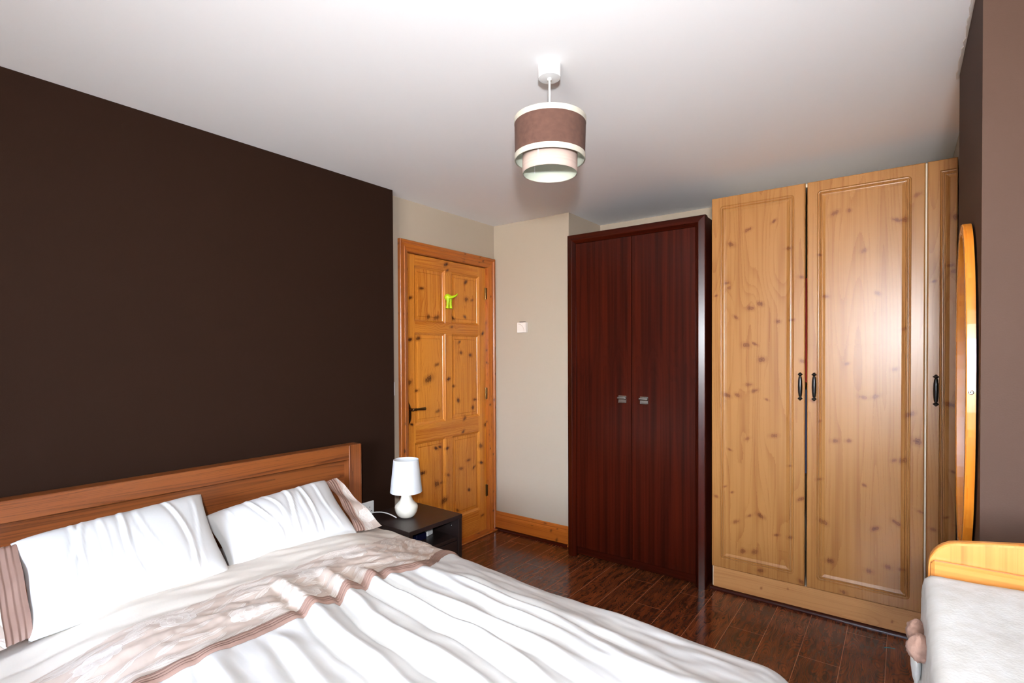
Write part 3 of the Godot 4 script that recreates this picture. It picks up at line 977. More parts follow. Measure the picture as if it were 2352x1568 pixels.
func bbox(b: MB, s0: float, s1: float, y0: float, y1: float, t0: float, t1: float, bev := 0.003) -> void:
	var k := b.v.size()
	b.box(Vector3(s0, y0, t0), Vector3(s1, y1, t1), bev)
	for i in range(k, b.v.size()):
		var p := b.v[i]
		var q := b.n[i]
		b.v[i] = bp(p.x, p.y, p.z)
		b.n[i] = Vector3(-cos(BA), 0, -sin(BA)) * q.x + Vector3(-sin(BA), 0, cos(BA)) * q.z + Vector3(0, q.y, 0)
	for i in range(0, b.ix.size(), 3):      # mirrored frame: turn the faces back
		if b.ix[i] >= k:
			var w := b.ix[i + 1]
			b.ix[i + 1] = b.ix[i + 2]
			b.ix[i + 2] = w

func bed() -> void:
	var root := thing("bed", "walnut double bed with framed headboard against dark brown wall", "bed")
	var G := Vector2(0.3, 1.6)
	var b := mb(Vector3.RIGHT, G, Vector2(0.1, 0.02))
	bbox(b, 0.076, 1.48, 0.811, 0.885, -0.072, 0.0)
	obj("top_rail", b, M.walnut_bed, root)
	b = mb(Vector3.UP, G, Vector2(0.3, 0.3))
	bbox(b, 0.0, 0.076, 0.0, 0.885, -0.072, 0.0)
	obj("post", b, M.walnut_bed, root)
	b = mb(Vector3.UP, G, Vector2(0.6, 0.4))
	bbox(b, 1.48, 1.556, 0.0, 0.885, -0.072, 0.0)
	obj("post", b, M.walnut_bed, root)
	b = mb(Vector3.RIGHT, G, Vector2(0.7, 0.03))
	bbox(b, 0.076, 1.48, 0.25, 0.811, -0.066, -0.046, 0.0)
	obj("panel", b, M.walnut_bed, root)
	for s in [[0.03, 0.06], [1.49, 1.52]]:
		b = mb(Vector3(0, 0, 1), G)
		bbox(b, s[0], s[1], 0.14, 0.30, 0.0, 2.02)
		obj("side_rail", b, M.walnut_bed, root)
	b = mb(Vector3.RIGHT, G)
	bbox(b, 0.03, 1.52, 0.14, 0.30, 2.02, 2.05)
	obj("foot_rail", b, M.walnut_bed, root)
	for s in [0.03, 1.45]:
		b = mb(Vector3.UP, G)
		bbox(b, s, s + 0.07, 0.0, 0.14, 1.97, 2.04)
		obj("leg", b, M.walnut_bed, root)
	b = mb()
	bbox(b, 0.065, 1.485, 0.20, 0.46, 0.005, 2.015, 0.05)
	tag(obj("mattress", b, M.sheet), "pale sheeted mattress under the white duvet", "mattress")

var folds := [
	[0.020, [[0.951, 0.868], [0.959, 0.93], [0.979, 1.043], [0.997, 1.181], [1.02, 1.4]]],
	[0.024, [[0.792, 0.55], [0.82, 0.782], [0.825, 0.875], [0.848, 0.989], [0.863, 1.12], [0.867, 1.246], [0.878, 1.339], [0.88, 1.6]]],
	[0.030, [[0.641, 0.60], [0.689, 0.823], [0.708, 0.903], [0.739, 1.033], [0.752, 1.155], [0.753, 1.281], [0.759, 1.4], [0.763, 1.487], [0.77, 1.75]]],
	[0.028, [[0.544, 0.658], [0.59, 0.828], [0.594, 0.872], [0.603, 0.985], [0.607, 1.143], [0.609, 1.32], [0.635, 1.553], [0.66, 1.8]]],
	[0.020, [[0.492, 0.758], [0.522, 0.87], [0.529, 0.998], [0.524, 1.214], [0.528, 1.446], [0.535, 1.555], [0.541, 1.683], [0.554, 1.85]]],
	[0.010, [[0.277, 0.903], [0.288, 1.114], [0.292, 1.294], [0.296, 1.49], [0.293, 1.627], [0.304, 1.757], [0.35, 1.919]]],
	[0.010, [[0.359, 0.942], [0.363, 1.16], [0.364, 1.486], [0.383, 1.632], [0.417, 1.9]]],
	[0.012, [[0.381, 0.80], [0.406, 0.991], [0.422, 1.213], [0.435, 1.465], [0.456, 1.7]]],
	[0.016, [[1.12, 0.80], [1.15, 1.0], [1.18, 1.4]]], [0.014, [[1.28, 0.7], [1.30, 1.0], [1.34, 1.5]]]]
var fn := FastNoiseLite.new()

func fold_height(s: float, t: float) -> float:
	var h := 0.0
	for f in folds:
		var L: Array = f[1]
		if t < L[0][1] or t > L[L.size() - 1][1]:
			continue
		var k := 0
		while k < L.size() - 2 and t > L[k + 1][1]:
			k += 1
		var sf: float = lerpf(L[k][0], L[k + 1][0], (t - L[k][1]) / (L[k + 1][1] - L[k][1]))
		var fade: float = smooth(L[0][1], L[0][1] + 0.18, t) * (1.0 - smooth(L[L.size() - 1][1] - 0.35, L[L.size() - 1][1], t))
		var d := s - sf
		h += f[0] * fade * (exp(-pow((d + 0.022) / 0.030, 2)) - 0.75 * exp(-pow((d - 0.012) / 0.016, 2)))
	return h

# a: distance along the cover across the bed from the right shoulder; negative hangs down the right side
func cover(a: float, tb: float) -> Vector3:
	var r := 0.12
	var q := r * PI / 2
	var W := 1.687
	var t := tb
	var drop := 0.0
	if tb > 1.98:
		var th: float = minf((tb - 1.98) / 0.11, PI / 2)
		t = 1.98 + 0.11 * sin(th)
		drop = 0.11 * (1 - cos(th)) + maxf(tb - 1.98 - 0.11 * PI / 2, 0.0)
	var ye := lerpf(0.512, 0.478, smooth(0.3, 1.4, t)) - 0.006 * smooth(1.5, 2.0, t)
	var s: float
	var y: float
	var nx := 0.0
	var aa := a
	var mirror := false
	if aa > W / 2:
		aa = W - aa
		mirror = true
	if aa < 0:
		s = 0.0
		y = ye - r + aa
		nx = -1.0
	elif aa < q:
		var th := aa / r
		s = r - r * cos(th)
		y = ye - r + r * sin(th)
		nx = -cos(th)
	else:
		s = r + aa - q
		y = ye
	var sw := 2 * (r + W / 2 - q)
	var lift := 0.075 * smooth(0.08, 0.42, s) * (1.0 - 0.35 * smooth(1.2, 2.0, t))
	if mirror:
		s = sw - s
		nx = -nx
	y += lift
	var bw := fn.get_noise_2d(s * 52, t * 22) * 0.013 + fn.get_noise_2d(s * 150 + 70, t * 46) * 0.004
	var smooth_zone := 1.0 - smooth(0.78, 0.92, t)
	bw = lerpf(bw, fn.get_noise_2d(s * 16 + 30, t * 60) * 0.010 + fn.get_noise_2d(s * 34 + 9, t * 150 + s * 40) * 0.0045, smooth_zone)
	if nx == 0.0:
		y += fold_height(s, t) + bw * smooth(0.0, 0.15, aa)
	else:
		y += (fold_height(s, t) + bw) * (1 - absf(nx))
		s -= nx * (0.022 + 0.012 * sin(t * 21) + 0.01 * sin(t * 37 + 1)) * clampf(-aa * 4, 0, 1)
	return bp(s, y - drop, t + (0.01 * sin(s * 30) if drop > 0.1 else 0.0))

func cover_part(nm: String, t0: float, t1: float, rows_n: int, m: Material, root: Node3D, extra: Callable, us := 1.0) -> void:
	var rows := []
	var uvs := []
	var nc := 210
	for i in rows_n + 1:
		var row := PackedVector3Array()
		var ur := PackedVector2Array()
		var f := float(i) / rows_n
		for j in nc + 1:
			var a := lerpf(-0.16, 1.847, float(j) / nc)
			var wob := 0.010 * sin(a * 7.0) + 0.006 * sin(a * 17.0 + 1) - 0.14 * (1.0 - smooth(0.14, 0.46, a))
			var w0 := wob if t0 < 1.5 else 0.0
			var t := lerpf(t0 + w0, t1 + (wob if t1 < 1.5 else 0.0), f)
			var p := cover(a, t)
			p.y += extra.call(a, f)
			row.append(p)
			ur.append(Vector2(a / us, f if us != 1.0 else t))
		rows.append(row)
		uvs.append(ur)
	var b := mb()
	b.grid(rows, false, true, uvs)
	obj(nm, b, m, root)

func duvet() -> void:
	fn.seed = 8
	fn.frequency = 0.1
	fn.fractal_octaves = 2
	var root := thing("duvet", "white duvet with beige floral band and pleated brown trim", "duvet")
	cover_part("cotton_body", 0.880, 2.40, 150, M.cotton, root, func(_a, _f): return 0.0)
	cover_part("pleated_trim", 0.838, 0.881, 20, M.trim_brown, root, func(_a, f): return 0.001 + (0.002 + 0.0055 * (1.0 - fmod(f * 4.0, 1.0))) * smooth(0.0, 0.06, f) * (1.0 - smooth(0.92, 1.0, f)))
	cover_part("jacquard_band", 0.552, 0.839, 44, M.jacquard, root, func(a, f): return 0.002 + 0.004 * fn.get_noise_2d(a * 260, f * 60) * sin(f * PI), 0.62)
	cover_part("satin_panel", 0.25, 0.553, 30, M.satin, root, func(a, f): return 0.012 * sin(clampf(f * 2, 0, 1) * PI / 2) - 0.012 - 0.10 * pow(1.0 - clampf(f / 0.38, 0, 1), 2) * smooth(0.12, 0.32, a) * (1.0 - smooth(1.3, 1.46, a)) + 0.007 * sin(f * 9 + a * 5) * sin(a * 4) * f * (1 - f) * 4)

# ------------------------------------------------------------------ pillows
# four corners of the resting plane in bed coordinates: foot right, foot left, head right, head left
func pillow(label: String, c: Array, th: float, flange: float, seed_: int, wrinkle: float) -> void:
	var root := thing("pillow", label, "pillow", "pillows against the headboard")
	var pn := FastNoiseLite.new()
	pn.seed = seed_
	pn.frequency = 0.6
	pn.fractal_octaves = 2
	var P := func(u: float, w: float) -> Vector3:
		var k: Vector3 = (c[0] as Vector3).lerp(c[1], u).lerp((c[2] as Vector3).lerp(c[3], u), w)
		return bp(k.x, k.y, k.z)
	var nrm: Vector3 = ((P.call(1.0, 0.5) - P.call(0.0, 0.5)) as Vector3).cross(P.call(0.5, 1.0) - P.call(0.5, 0.0)).normalized()
	if nrm.y < 0:
		nrm = -nrm
	var surf := func(u: float, w: float, side: float) -> Vector3:
		var eu := 1.0 - pow(absf(2 * u - 1), 2.6)
		var ew := 1.0 - pow(absf(2 * w - 1), 2.6)
		var f := pow(maxf(eu * ew, 0.0), 0.42)
		var uu := u + (u - 0.5) * -0.06 * sin(PI * w) + 0.0
		var ww := w + (w - 0.5) * -0.08 * sin(PI * u)
		var p: Vector3 = P.call(uu, ww)
		var k := 0.0
		if side > 0:
			for q in 7:
				var uq := 0.14 + 0.115 * q + 0.02 * sin(q * 2.3 + seed_)
				var d := u - uq - (0.05 * sin(w * 2.4 + q + seed_) + 0.015 * sin(w * 6 + q * 2))
				k += 0.55 * (exp(-pow(d / 0.011, 2)) - 0.7 * exp(-pow((d - 0.020) / 0.016, 2))) * (0.35 + 0.65 * absf(sin(q * 1.7 + seed_))) * smooth(0.0, 0.3, absf(w - 0.3 - 0.3 * absf(sin(q * 3.1))) + 0.12)
			k = wrinkle * (k * smooth(0.2, 0.7, f) + 0.55 * pn.get_noise_2d(u * 3.0, w * 1.5))
		return p + nrm * (side * th * f * (1.0 if side > 0 else 0.55) + k * f)
	for side in [1.0, -1.0]:
		var rows := []
		for i in 57:
			var row := PackedVector3Array()
			for j in 77:
				row.append(surf.call(j / 76.0, i / 56.0, side))
			rows.append(row)
		var b := mb()
		b.grid(rows, false, side < 0)
		obj("case_front" if side > 0 else "case_back", b, M.cotton, root)
	if flange == 0.0:
		return
	# pleated band and floral flange beyond one end
	var e := 1.0 if flange > 0 else 0.0
	var dir := signf(flange)
	var ln: float = ((P.call(1.0, 0.5) - P.call(0.0, 0.5)) as Vector3).length()
	for part in [["pleated_trim", -0.012, 0.046, M.trim_brown, 22], ["flange", 0.044, absf(flange), M.jacquard, 12]]:
		var rows := []
		var uvs := []
		for i in 41:
			var w := i / 40.0
			var row := PackedVector3Array()
			var ur := PackedVector2Array()
			for j in part[4] + 1:
				var f: float = float(j) / part[4]
				var d: float = lerpf(part[1], part[2] * (lerpf(1.15, 0.5, w) if part[0] == "flange" else 1.0), f)
				var inner := clampf(1.0 - d / 0.075, 0.0, 1.0)
				var p: Vector3 = P.call(e + dir * d / ln, 0.5 + (w - 0.5) * (0.94 + 0.06 * (1 - inner)))
				var bow := pow(maxf(1.0 - pow(absf(2 * w - 1), 2.4), 0.0), 0.5)
				var up := 0.30 * th * bow * inner * inner + 0.006 * sin(w * 14 + d * 30) * bow
				if part[0] == "pleated_trim":
					up += 0.004 * (1.0 - fmod(f * 4.0, 1.0)) + 0.002
				row.append(p + nrm * up)
				ur.append(Vector2(w * 0.8, d * 3.2))
			rows.append(row)
			uvs.append(ur)
		var b := mb()
		b.grid(rows, false, dir > 0, uvs)
		obj(part[0], b, part[3], root)

func pillows() -> void:
	pillow("white pillow with brown pleated band at left edge, leaning on headboard", [Vector3(0.835, 0.555, 0.40), Vector3(1.385, 0.555, 0.385), Vector3(0.80, 0.79, 0.03), Vector3(1.37, 0.75, 0.03)], 0.085, 0.20, 3, 0.016)
	pillow("white pillow with brown band near nightstand, plump and tilted", [Vector3(0.265, 0.545, 0.335), Vector3(0.83, 0.555, 0.375), Vector3(0.235, 0.735, 0.03), Vector3(0.80, 0.690, 0.03)], 0.085, -0.125, 6, 0.016)
	pillow("flat pillow lying underneath the right pillow, mostly hidden", [Vector3(0.24, 0.485, 0.34), Vector3(0.82, 0.485, 0.33), Vector3(0.24, 0.53, 0.0), Vector3(0.80, 0.53, 0.0)], 0.035, 0.0, 9, 0.008)

# ------------------------------------------------------------------ nightstand and what stands on it
func nightstand() -> void:
	var root := thing("nightstand", "black brown nightstand with open shelf beside the bed", "nightstand")
	root.position = Vector3(1.757, 0, -1.936)
	root.rotation.y = -0.030
	var W := 0.377
	var D := 0.40
	var T := 0.485
	var parts := [["top", Vector3(0, T - 0.022, -D), Vector3(W, T, 0.0)], ["side_panel", Vector3(0.0, 0.0, -D), Vector3(0.028, T - 0.022, -0.004)], ["side_panel", Vector3(W - 0.028, 0.0, -D), Vector3(W, T - 0.022, -0.004)], ["shelf", Vector3(0.028, 0.348, -D + 0.012), Vector3(W - 0.028, 0.366, -0.012)], ["drawer_front", Vector3(0.031, 0.06, -0.024), Vector3(W - 0.031, 0.345, -0.008)], ["back_panel", Vector3(0.028, 0.05, -D), Vector3(W - 0.028, T - 0.022, -D + 0.012)]]
	for p in parts:
		var b := mb()
		b.box(p[1], p[2], 0.0015)
		obj(p[0], b, M.blackbrown, root)
	var b := mb()
	b.lathe(Vector3(W - 0.028, 0.418, -0.06), Vector3.LEFT, [[0.006, 0.0], [0.006, 0.0015], [0.0, 0.002]], 14)
	obj("cam_screw", b, M.steel, root)
	# little white box on the shelf
	var at := root.transform
	b = mb()
	b.box(Vector3(-0.026, 0.0, -0.03), Vector3(0.026, 0.045, 0.03), 0.002)
	var o := obj("small_box", b, M.white_plastic)
	o.transform = at * Transform3D(Basis(Vector3.UP, 0.25), Vector3(0.268, 0.3661, -0.175))
	tag(o, "small white carton on the open shelf of nightstand", "box")
	b = mb()
	b.box(Vector3(-0.035, 0.0, -0.03), Vector3(0.035, 0.035, 0.03), 0.003)
	o = obj("small_box", b, mat(Color(0.03, 0.04, 0.16), 0.4))
	o.transform = at * Transform3D(Basis.IDENTITY, Vector3(0.19, 0.3661, -0.15))
	tag(o, "dark blue box in the shadow of the nightstand shelf", "box")
	# table lamp
	var lamp := thing("table_lamp", "small white ceramic table lamp with tapered shade", "lamp")
	lamp.position = at * Vector3(0.158, T, -0.205)
	lamp.scale = Vector3(0.92, 1.0, 0.92)
	b = mb()
	b.lathe(Vector3.ZERO, Vector3.UP, [[0.0, 0.0], [0.034, 0.0], [0.040, 0.003], [0.052, 0.012], [0.0625, 0.030], [0.0665, 0.048], [0.0665, 0.058], [0.063, 0.066], [0.052, 0.076], [0.040, 0.088], [0.032, 0.103], [0.0275, 0.12], [0.0255, 0.14], [0.0245, 0.152], [0.020, 0.153], [0.0, 0.153]], 40)
	obj("base", b, M.ceramic, lamp)
	b = mb()
	b.lathe(Vector3.ZERO, Vector3.UP, [[0.0, 0.152], [0.016, 0.152], [0.016, 0.19], [0.0, 0.19]], 18)
	obj("socket", b, M.white_plastic, lamp)
	b = mb()
	b.lathe(Vector3(0, 0.135, 0), Vector3.UP, [[0.0905, 0.0], [0.092, 0.0005], [0.0725, 0.1735], [0.0710, 0.174], [0.0708, 0.1725], [0.0900, 0.002], [0.0905, 0.0]], 56)
	obj("lamp_shade", b, M.white_shade, lamp)
	b = mb()
	for k in 3:
		var an := TAU * k / 3.0 + 0.4
		b.tube([Vector3(0.014 * cos(an), 0.186, 0.014 * sin(an)), Vector3(0.078 * cos(an), 0.25, 0.078 * sin(an))], 0.0015, 6)
	obj("shade_carrier", b, M.white_plastic, lamp)
	b = mb()
	var q := lamp.position
	var pts := []
	for k in 17:
		var f := k / 16.0
		pts.append(q + Vector3(-0.056 - 0.085 * f, 0.006 + 0.030 * sin(PI * minf(f * 1.0, 1.0)) * (1 - f * 0.3) + 0.0, -0.015 - 0.14 * f - 0.06 * f * f))
	b.tube(pts, 0.003, 8)
	tag(obj("lamp_cable", b, M.white_plastic), "white cable curving behind the table lamp on nightstand", "cable")

# ------------------------------------------------------------------ pendant lamp
func pendant() -> void:
	var root := thing("pendant_lamp", "brown two tier drum pendant lamp under the ceiling", "pendant lamp")
	root.position = Vector3(1.528, 0, -0.969)
	var b := mb()
	b.lathe(Vector3(0, 2.295, 0), Vector3.UP, [[0.0, 0.0], [0.0365, 0.0], [0.038, 0.002], [0.039, 0.045]], 40)
	obj("ceiling_rose", b, M.white_plastic, root)
	b = mb()
	b.lathe(Vector3(0, 2.288, 0), Vector3.UP, [[0.0025, 0.0], [0.0075, 0.001], [0.0075, 0.007], [0.0, 0.007]], 16)
	b.tube([Vector3(0, 2.05, 0), Vector3(0, 2.292, 0)], 0.0035, 10)
	obj("cord", b, M.white_plastic, root)
	var R0 := 0.1195
	var R1 := 0.1215
	var yb := 2.016
	var yt := 2.157
	var tilt := Vector3(0.012, 1, 0.004).normalized()
	var c := Vector3(0.0, yb, 0)
	var hh := yt - yb
	var ring := func(nm: String, r0: float, r1: float, h0: float, h1: float, th: float, m: Material, cen: Vector3) -> void:
		var q := mb(Vector3.UP, Vector2(0.3, 0.3))
		q.lathe(cen, tilt, [[r0 - th, h0], [r0, h0], [r1, h1], [r1 - th, h1]], 64)
		obj(nm, q, m, root)
	ring.call("shade_fabric", R0, R1, 0.016, hh - 0.016, 0.0015, M.suede, c)
	ring.call("trim_band", R0 + 0.0012, R0 + 0.0012, 0.0, 0.018, 0.002, M.satin_trim, c)
	ring.call("trim_band", R1 + 0.0012, R1 + 0.0012, hh - 0.018, hh, 0.002, M.satin_trim, c)
	ring.call("lining", R0 - 0.0022, R1 - 0.0022, 0.001, hh - 0.001, 0.001, M.shade_lining, c)
	var c2 := Vector3(0.0, 1.972, 0)
	var R2 := 0.0935
	ring.call("inner_shade", R2, R2, 0.0, 0.082, 0.0012, M.pale_suede, c2)
	ring.call("inner_lining", R2 - 0.0018, R2 - 0.0018, 0.0005, 0.0815, 0.001, M.shade_lining, c2)
	b = mb()
	for k in 3:
		var an := TAU * k / 3.0 + 0.9
		b.tube([Vector3(0.01 * cos(an), 2.058, 0.01 * sin(an)), Vector3(0.118 * cos(an), 2.046, 0.118 * sin(an))], 0.0022, 8)
		b.tube([Vector3(0.0925 * cos(an), 2.050, 0.0925 * sin(an)), Vector3(0.0925 * cos(an), 2.0, 0.0925 * sin(an))], 0.002, 8)
	b.lathe(Vector3(0, 2.03, 0), Vector3.UP, [[0.0, 0.0], [0.018, 0.0], [0.018, 0.045], [0.0, 0.045]], 18)
	obj("shade_carrier", b, M.white_plastic, root)

# ------------------------------------------------------------------ wall fittings
func wall_fittings() -> void:
	# single switched socket
	var s := thing("wall_socket", "white switched power socket low on the dark wall", "socket")
	var b := mb()
	b.box(Vector3(1.872, 0.430, -2.458), Vector3(1.957, 0.514, -2.448), 0.003)
	obj("plate", b, M.white_plastic, s)
	b = mb()
	var z := -2.4476
	b.box(Vector3(1.9235, 0.478, z - 0.002), Vector3(1.9265, 0.486, z))
	b.box(Vector3(1.909, 0.457, z - 0.002), Vector3(1.916, 0.461, z))
	b.box(Vector3(1.934, 0.457, z - 0.002), Vector3(1.941, 0.461, z))
	obj("pin_hole", b, M.black_iron, s)
	b = mb()
	b.box(Vector3(1.881, 0.474, z - 0.003), Vector3(1.893, 0.496, z + 0.0015), 0.001)
	obj("rocker", b, M.white_plastic, s)
	b = mb()
	b.box(Vector3(1.884, 0.490, z), Vector3(1.890, 0.494, z + 0.0018))
	obj("red_mark", b, mat(Color(0.8, 0.05, 0.04), 0.4), s)
	# light switch beside the door frame
	s = thing("light_switch", "white light switch edge between dark wall and door frame", "switch")
	b = mb()
	b.box(Vector3(2.140, 1.100, -2.541), Vector3(2.190, 1.186, -2.531), 0.002)
	obj("plate", b, M.white_plastic, s)
	b = mb()
	b.box(Vector3(2.160, 1.13, -2.532), Vector3(2.175, 1.155, -2.528), 0.001)
	obj("rocker", b, M.white_plastic, s)
	# thermostat
	s = thing("thermostat", "small square white thermostat on beige wall", "thermostat")
	b = mb()
	b.box(Vector3(3.166, 1.512, -2.302), Vector3(3.195, 1.588, -2.222), 0.003)
	obj("housing", b, mat(Color(0.90, 0.86, 0.82), 0.4), s)
	b = mb()
	var arc := []
	for k in 9:
		var an := PI / 2 * k / 8.0
		arc.append(Vector3(3.1655, 1.520 + 0.055 * sin(an), -2.287 + 0.050 * cos(an)))
	b.tube(arc, 0.0013, 6)
	obj("dial_edge", b, mat(Color(0.80, 0.70, 0.62), 0.5), s)
	b = mb()
	b.box(Vector3(3.175, 1.588, -2.285), Vector3(3.190, 1.593, -2.238))
	obj("vent", b, M.black_iron, s)

# ------------------------------------------------------------------ oval mirror
func oval_mirror() -> void:
	var root := thing("oval_mirror", "tall oval mirror in orange wood frame on brown wall", "mirror")
	var cx := 1.998
	var cy := 1.252
	var a := 0.178
	var h := 0.472
	var zb := 0.155
	var path := []
	for k in 72:
		var an := TAU * k / 72.0
		var c := cos(an)
		var s := sin(an)
		path.append(Vector2(cx + a * signf(c) * pow(absf(c), 0.9), cy + h * signf(s) * pow(absf(s), 0.9)))
	var b := mb(Vector3.UP, Vector2(0.2, 1.0))
	b.mould(Vector3(0, 0, zb), Vector3.RIGHT, Vector3.UP, Vector3(0, 0, -1), path, [[0.0, 0.0], [0.0, 0.018], [0.0015, 0.020], [0.028, 0.020], [0.0295, 0.018], [0.0295, 0.004]], true, Vector2(cx, cy))
	obj("frame", b, M.mirror_frame, root)
	b = mb()
	for k in 72:
		var j := (k + 1) % 72
		var o := Vector2(cx, cy)
		var p: Vector2 = o + (path[k] - o) * Vector2(0.86, 0.95)
		var q: Vector2 = o + (path[j] - o) * Vector2(0.86, 0.95)
		b.tri(Vector3(cx, cy, zb - 0.005), Vector3(p.x, p.y, zb - 0.005), Vector3(q.x, q.y, zb - 0.005), Vector3(0, 0, -1))
	obj("glass", b, M.mirror, root)
	b = mb()
	b.lathe(Vector3(cx - a + 0.001, cy, zb - 0.010), Vector3.LEFT, [[0.006, 0.0], [0.006, 0.002], [0.003, 0.002], [0.002, 0.001], [0.0, 0.001]], 16)
	obj("pivot_screw", b, M.steel, root)
	b = mb()
	b.box(Vector3(cx - 0.03, cy + 0.3, zb), Vector3(cx + 0.03, cy + 0.34, 0.16))
	obj("wall_bracket", b, M.steel, root)

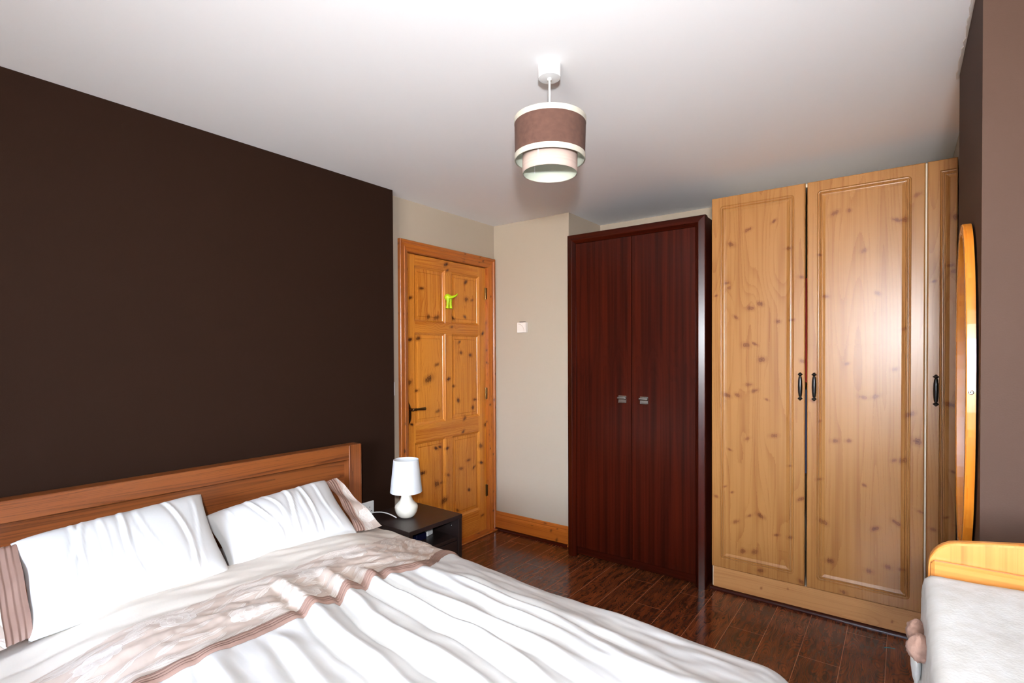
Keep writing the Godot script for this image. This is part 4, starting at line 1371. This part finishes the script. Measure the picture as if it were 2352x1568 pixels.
# ------------------------------------------------------------------ cot, throw and soft toy
func cot() -> void:
	var root := thing("cot", "light pine cot with arched end board by projecting wall", "cot")
	var z0 := 0.047
	var z1 := 0.680
	var arch := func(z: float) -> float:
		var f := (z - z0) / (z1 - z0)
		var e := minf(f, 1 - f) * (z1 - z0)
		return 0.900 + 0.048 * sqrt(1.0 - pow(1.0 - minf(e / 0.045, 1.0), 2)) + 0.036 * sin(PI * f)
	for xx in [1.444, 0.215]:
		var b := mb(Vector3.UP, Vector2(0.3, 0.6), Vector2(0.2, 0.1))
		var x0: float = xx
		var x1: float = xx + 0.024
		var top := []
		var n := 40
		for k in n + 1:
			var z := lerpf(z0, z1, 0.5 - 0.5 * cos(PI * k / float(n)))
			top.append(Vector2(z, arch.call(z)))
		for k in n:
			var p: Vector2 = top[k]
			var q: Vector2 = top[k + 1]
			for s in [[x0, -1.0], [x1, 1.0]]:
				b.quad(Vector3(s[0], 0.08, p.x), Vector3(s[0], 0.08, q.x), Vector3(s[0], q.y - 0.006, q.x), Vector3(s[0], p.y - 0.006, p.x), Vector3(s[1], 0, 0))
			var xm := [x0, x0 + 0.002, x0 + 0.006, x1 - 0.006, x1 - 0.002, x1]
			var dy := [-0.006, -0.002, 0.0, 0.0, -0.002, -0.006]
			for e in 5:
				b.quad(Vector3(xm[e], p.y + dy[e], p.x), Vector3(xm[e], q.y + dy[e], q.x), Vector3(xm[e + 1], q.y + dy[e + 1], q.x), Vector3(xm[e + 1], p.y + dy[e + 1], p.x), Vector3(0, 1, 0))
		b.quad(Vector3(x0, 0.08, z0), Vector3(x1, 0.08, z0), Vector3(x1, top[0].y - 0.006, z0), Vector3(x0, top[0].y - 0.006, z0), Vector3(0, 0, -1))
		b.quad(Vector3(x0, 0.08, z1), Vector3(x1, 0.08, z1), Vector3(x1, top[n].y - 0.006, z1), Vector3(x0, top[n].y - 0.006, z1), Vector3(0, 0, 1))
		b.quad(Vector3(x0, 0.08, z0), Vector3(x1, 0.08, z0), Vector3(x1, 0.08, z1), Vector3(x0, 0.08, z1), Vector3.DOWN)
		obj("end_board", b, M.cot_pine, root)
		for z in [z0 + 0.01, z1 - 0.06]:
			b = mb(Vector3.UP, Vector2(0.3, 0.6))
			b.box(Vector3(xx - 0.003, 0.0, z), Vector3(xx + 0.027, 0.08, z + 0.05), 0.003)
			obj("leg", b, M.cot_pine, root)
	var b := mb(Vector3(0, 0, 1), Vector2(0.3, 0.6), Vector2(0.5, 0.2))
	b.box(Vector3(1.424, 0.84, z0 + 0.004), Vector3(1.4438, 0.914, z1 - 0.004), 0.006)
	obj("cross_rail", b, M.cot_pine, root)
	for z in [z0 + 0.025, z1 - 0.045]:
		for y in [0.22, 0.845]:
			b = mb(Vector3.RIGHT, Vector2(0.3, 0.6))
			b.box(Vector3(0.239, y, z), Vector3(1.424, y + 0.04, z + 0.02), 0.003)
			obj("side_rail", b, M.cot_pine, root)
		for k in 12:
			b = mb(Vector3.UP, Vector2(0.3, 0.6))
			var x := 0.32 + k * 0.09
			b.box(Vector3(x, 0.26, z + 0.003), Vector3(x + 0.03, 0.845, z + 0.017))
			obj("slat", b, M.cot_pine, root)
	b = mb()
	b.box(Vector3(0.245, 0.5, z0 + 0.05), Vector3(1.418, 0.88, z1 - 0.05), 0.03)
	tag(obj("cot_bedding", b, M.sheet), "pale bedding heaped inside the cot under the throw", "bedding")
	# fleece throw laid over the cot, hanging down its near left side
	var tn := FastNoiseLite.new()
	tn.seed = 31
	tn.frequency = 2.2
	tn.fractal_octaves = 3
	var rows := []
	for i in 91:
		var row := PackedVector3Array()
		var x := lerpf(1.419, 0.245, i / 90.0)
		for j in 71:
			var a := lerpf(-0.42, 0.62, j / 70.0)
			var r := 0.022
			var q := r * PI / 2
			var y := 0.899
			var z: float
			var nz := 0.0
			if a < 0:
				y = 0.899 - r + a
				z = z0 - 0.010
				nz = -1.0
				var hang := clampf(-a / 0.40, 0, 1)
				z += -0.012 * hang * (0.5 + 0.5 * sin(x * 24 + 1.0)) - 0.008 * hang - 0.03 * smooth(0.45, 0.75, hang) * smooth(1.25, 1.40, x)
			elif a < q:
				var th := a / r
				y = 0.899 - r + r * sin(th)
				z = z0 - 0.010 + r - r * cos(th)
			else:
				z = z0 - 0.010 + r + a - q
			if i < 3:
				y -= 0.004 * (3 - i)
			if a >= q:
				y += 0.004 * tn.get_noise_2d(x * 1.5, z * 3) - 0.006 * smooth(0.2, 0.6, z)
			row.append(Vector3(x, y, z + nz * 0.004 * tn.get_noise_2d(x * 4, a * 3)))
		rows.append(row)
	b = mb()
	b.grid(rows, false, true)
	tag(obj("fleece_throw", b, M.fleece), "white fleece throw spread over the pine cot", "throw")
	b = mb()
	b.tube([Vector3(2.946, 0.0012, -0.061), Vector3(2.953, 0.0012, -0.047), Vector3(2.958, 0.0012, -0.034), Vector3(2.958, 0.0012, -0.021)], 0.0012, 6)
	tag(obj("thread", b, mat(Color(0.10, 0.50, 0.52), 0.8)), "short teal thread lying on the dark floor near plinth", "thread")
	# soft toy hanging at the cot's side
	var toy := thing("soft_toy", "white plush toy with two round brown paws beside cot", "soft toy")
	var blob := func(nm: String, c: Vector3, r: Vector3, m: Material, wob: float) -> void:
		var rr := []
		for i in 33:
			var row := PackedVector3Array()
			var ph := PI * i / 32.0
			for j in 48:
				var an := TAU * j / 48.0
				var d := Vector3(sin(ph) * cos(an), -cos(ph), sin(ph) * sin(an))
				var k := 1.0 + wob * tn.get_noise_3d(d.x * 0.6 + c.x * 9, d.y * 0.6 + c.y * 7, d.z * 0.6) + 0.5 * wob * tn.get_noise_3d(d.x * 3 + c.x * 50, d.y * 3, d.z * 3)
				row.append(c + d * r * k)
			rr.append(row)
		var bb := mb()
		bb.grid(rr, true, false)
		obj(nm, bb, m, toy)
	blob.call("body", Vector3(1.29, 0.765, 0.024), Vector3(0.035, 0.05, 0.009), M.fleece, 0.1)
	blob.call("paw", Vector3(1.305, 0.806, 0.0275), Vector3(0.026, 0.023, 0.020), M.plush_brown, 0.16)
	blob.call("paw", Vector3(1.20, 0.822, 0.028), Vector3(0.024, 0.024, 0.020), M.plush_brown, 0.16)
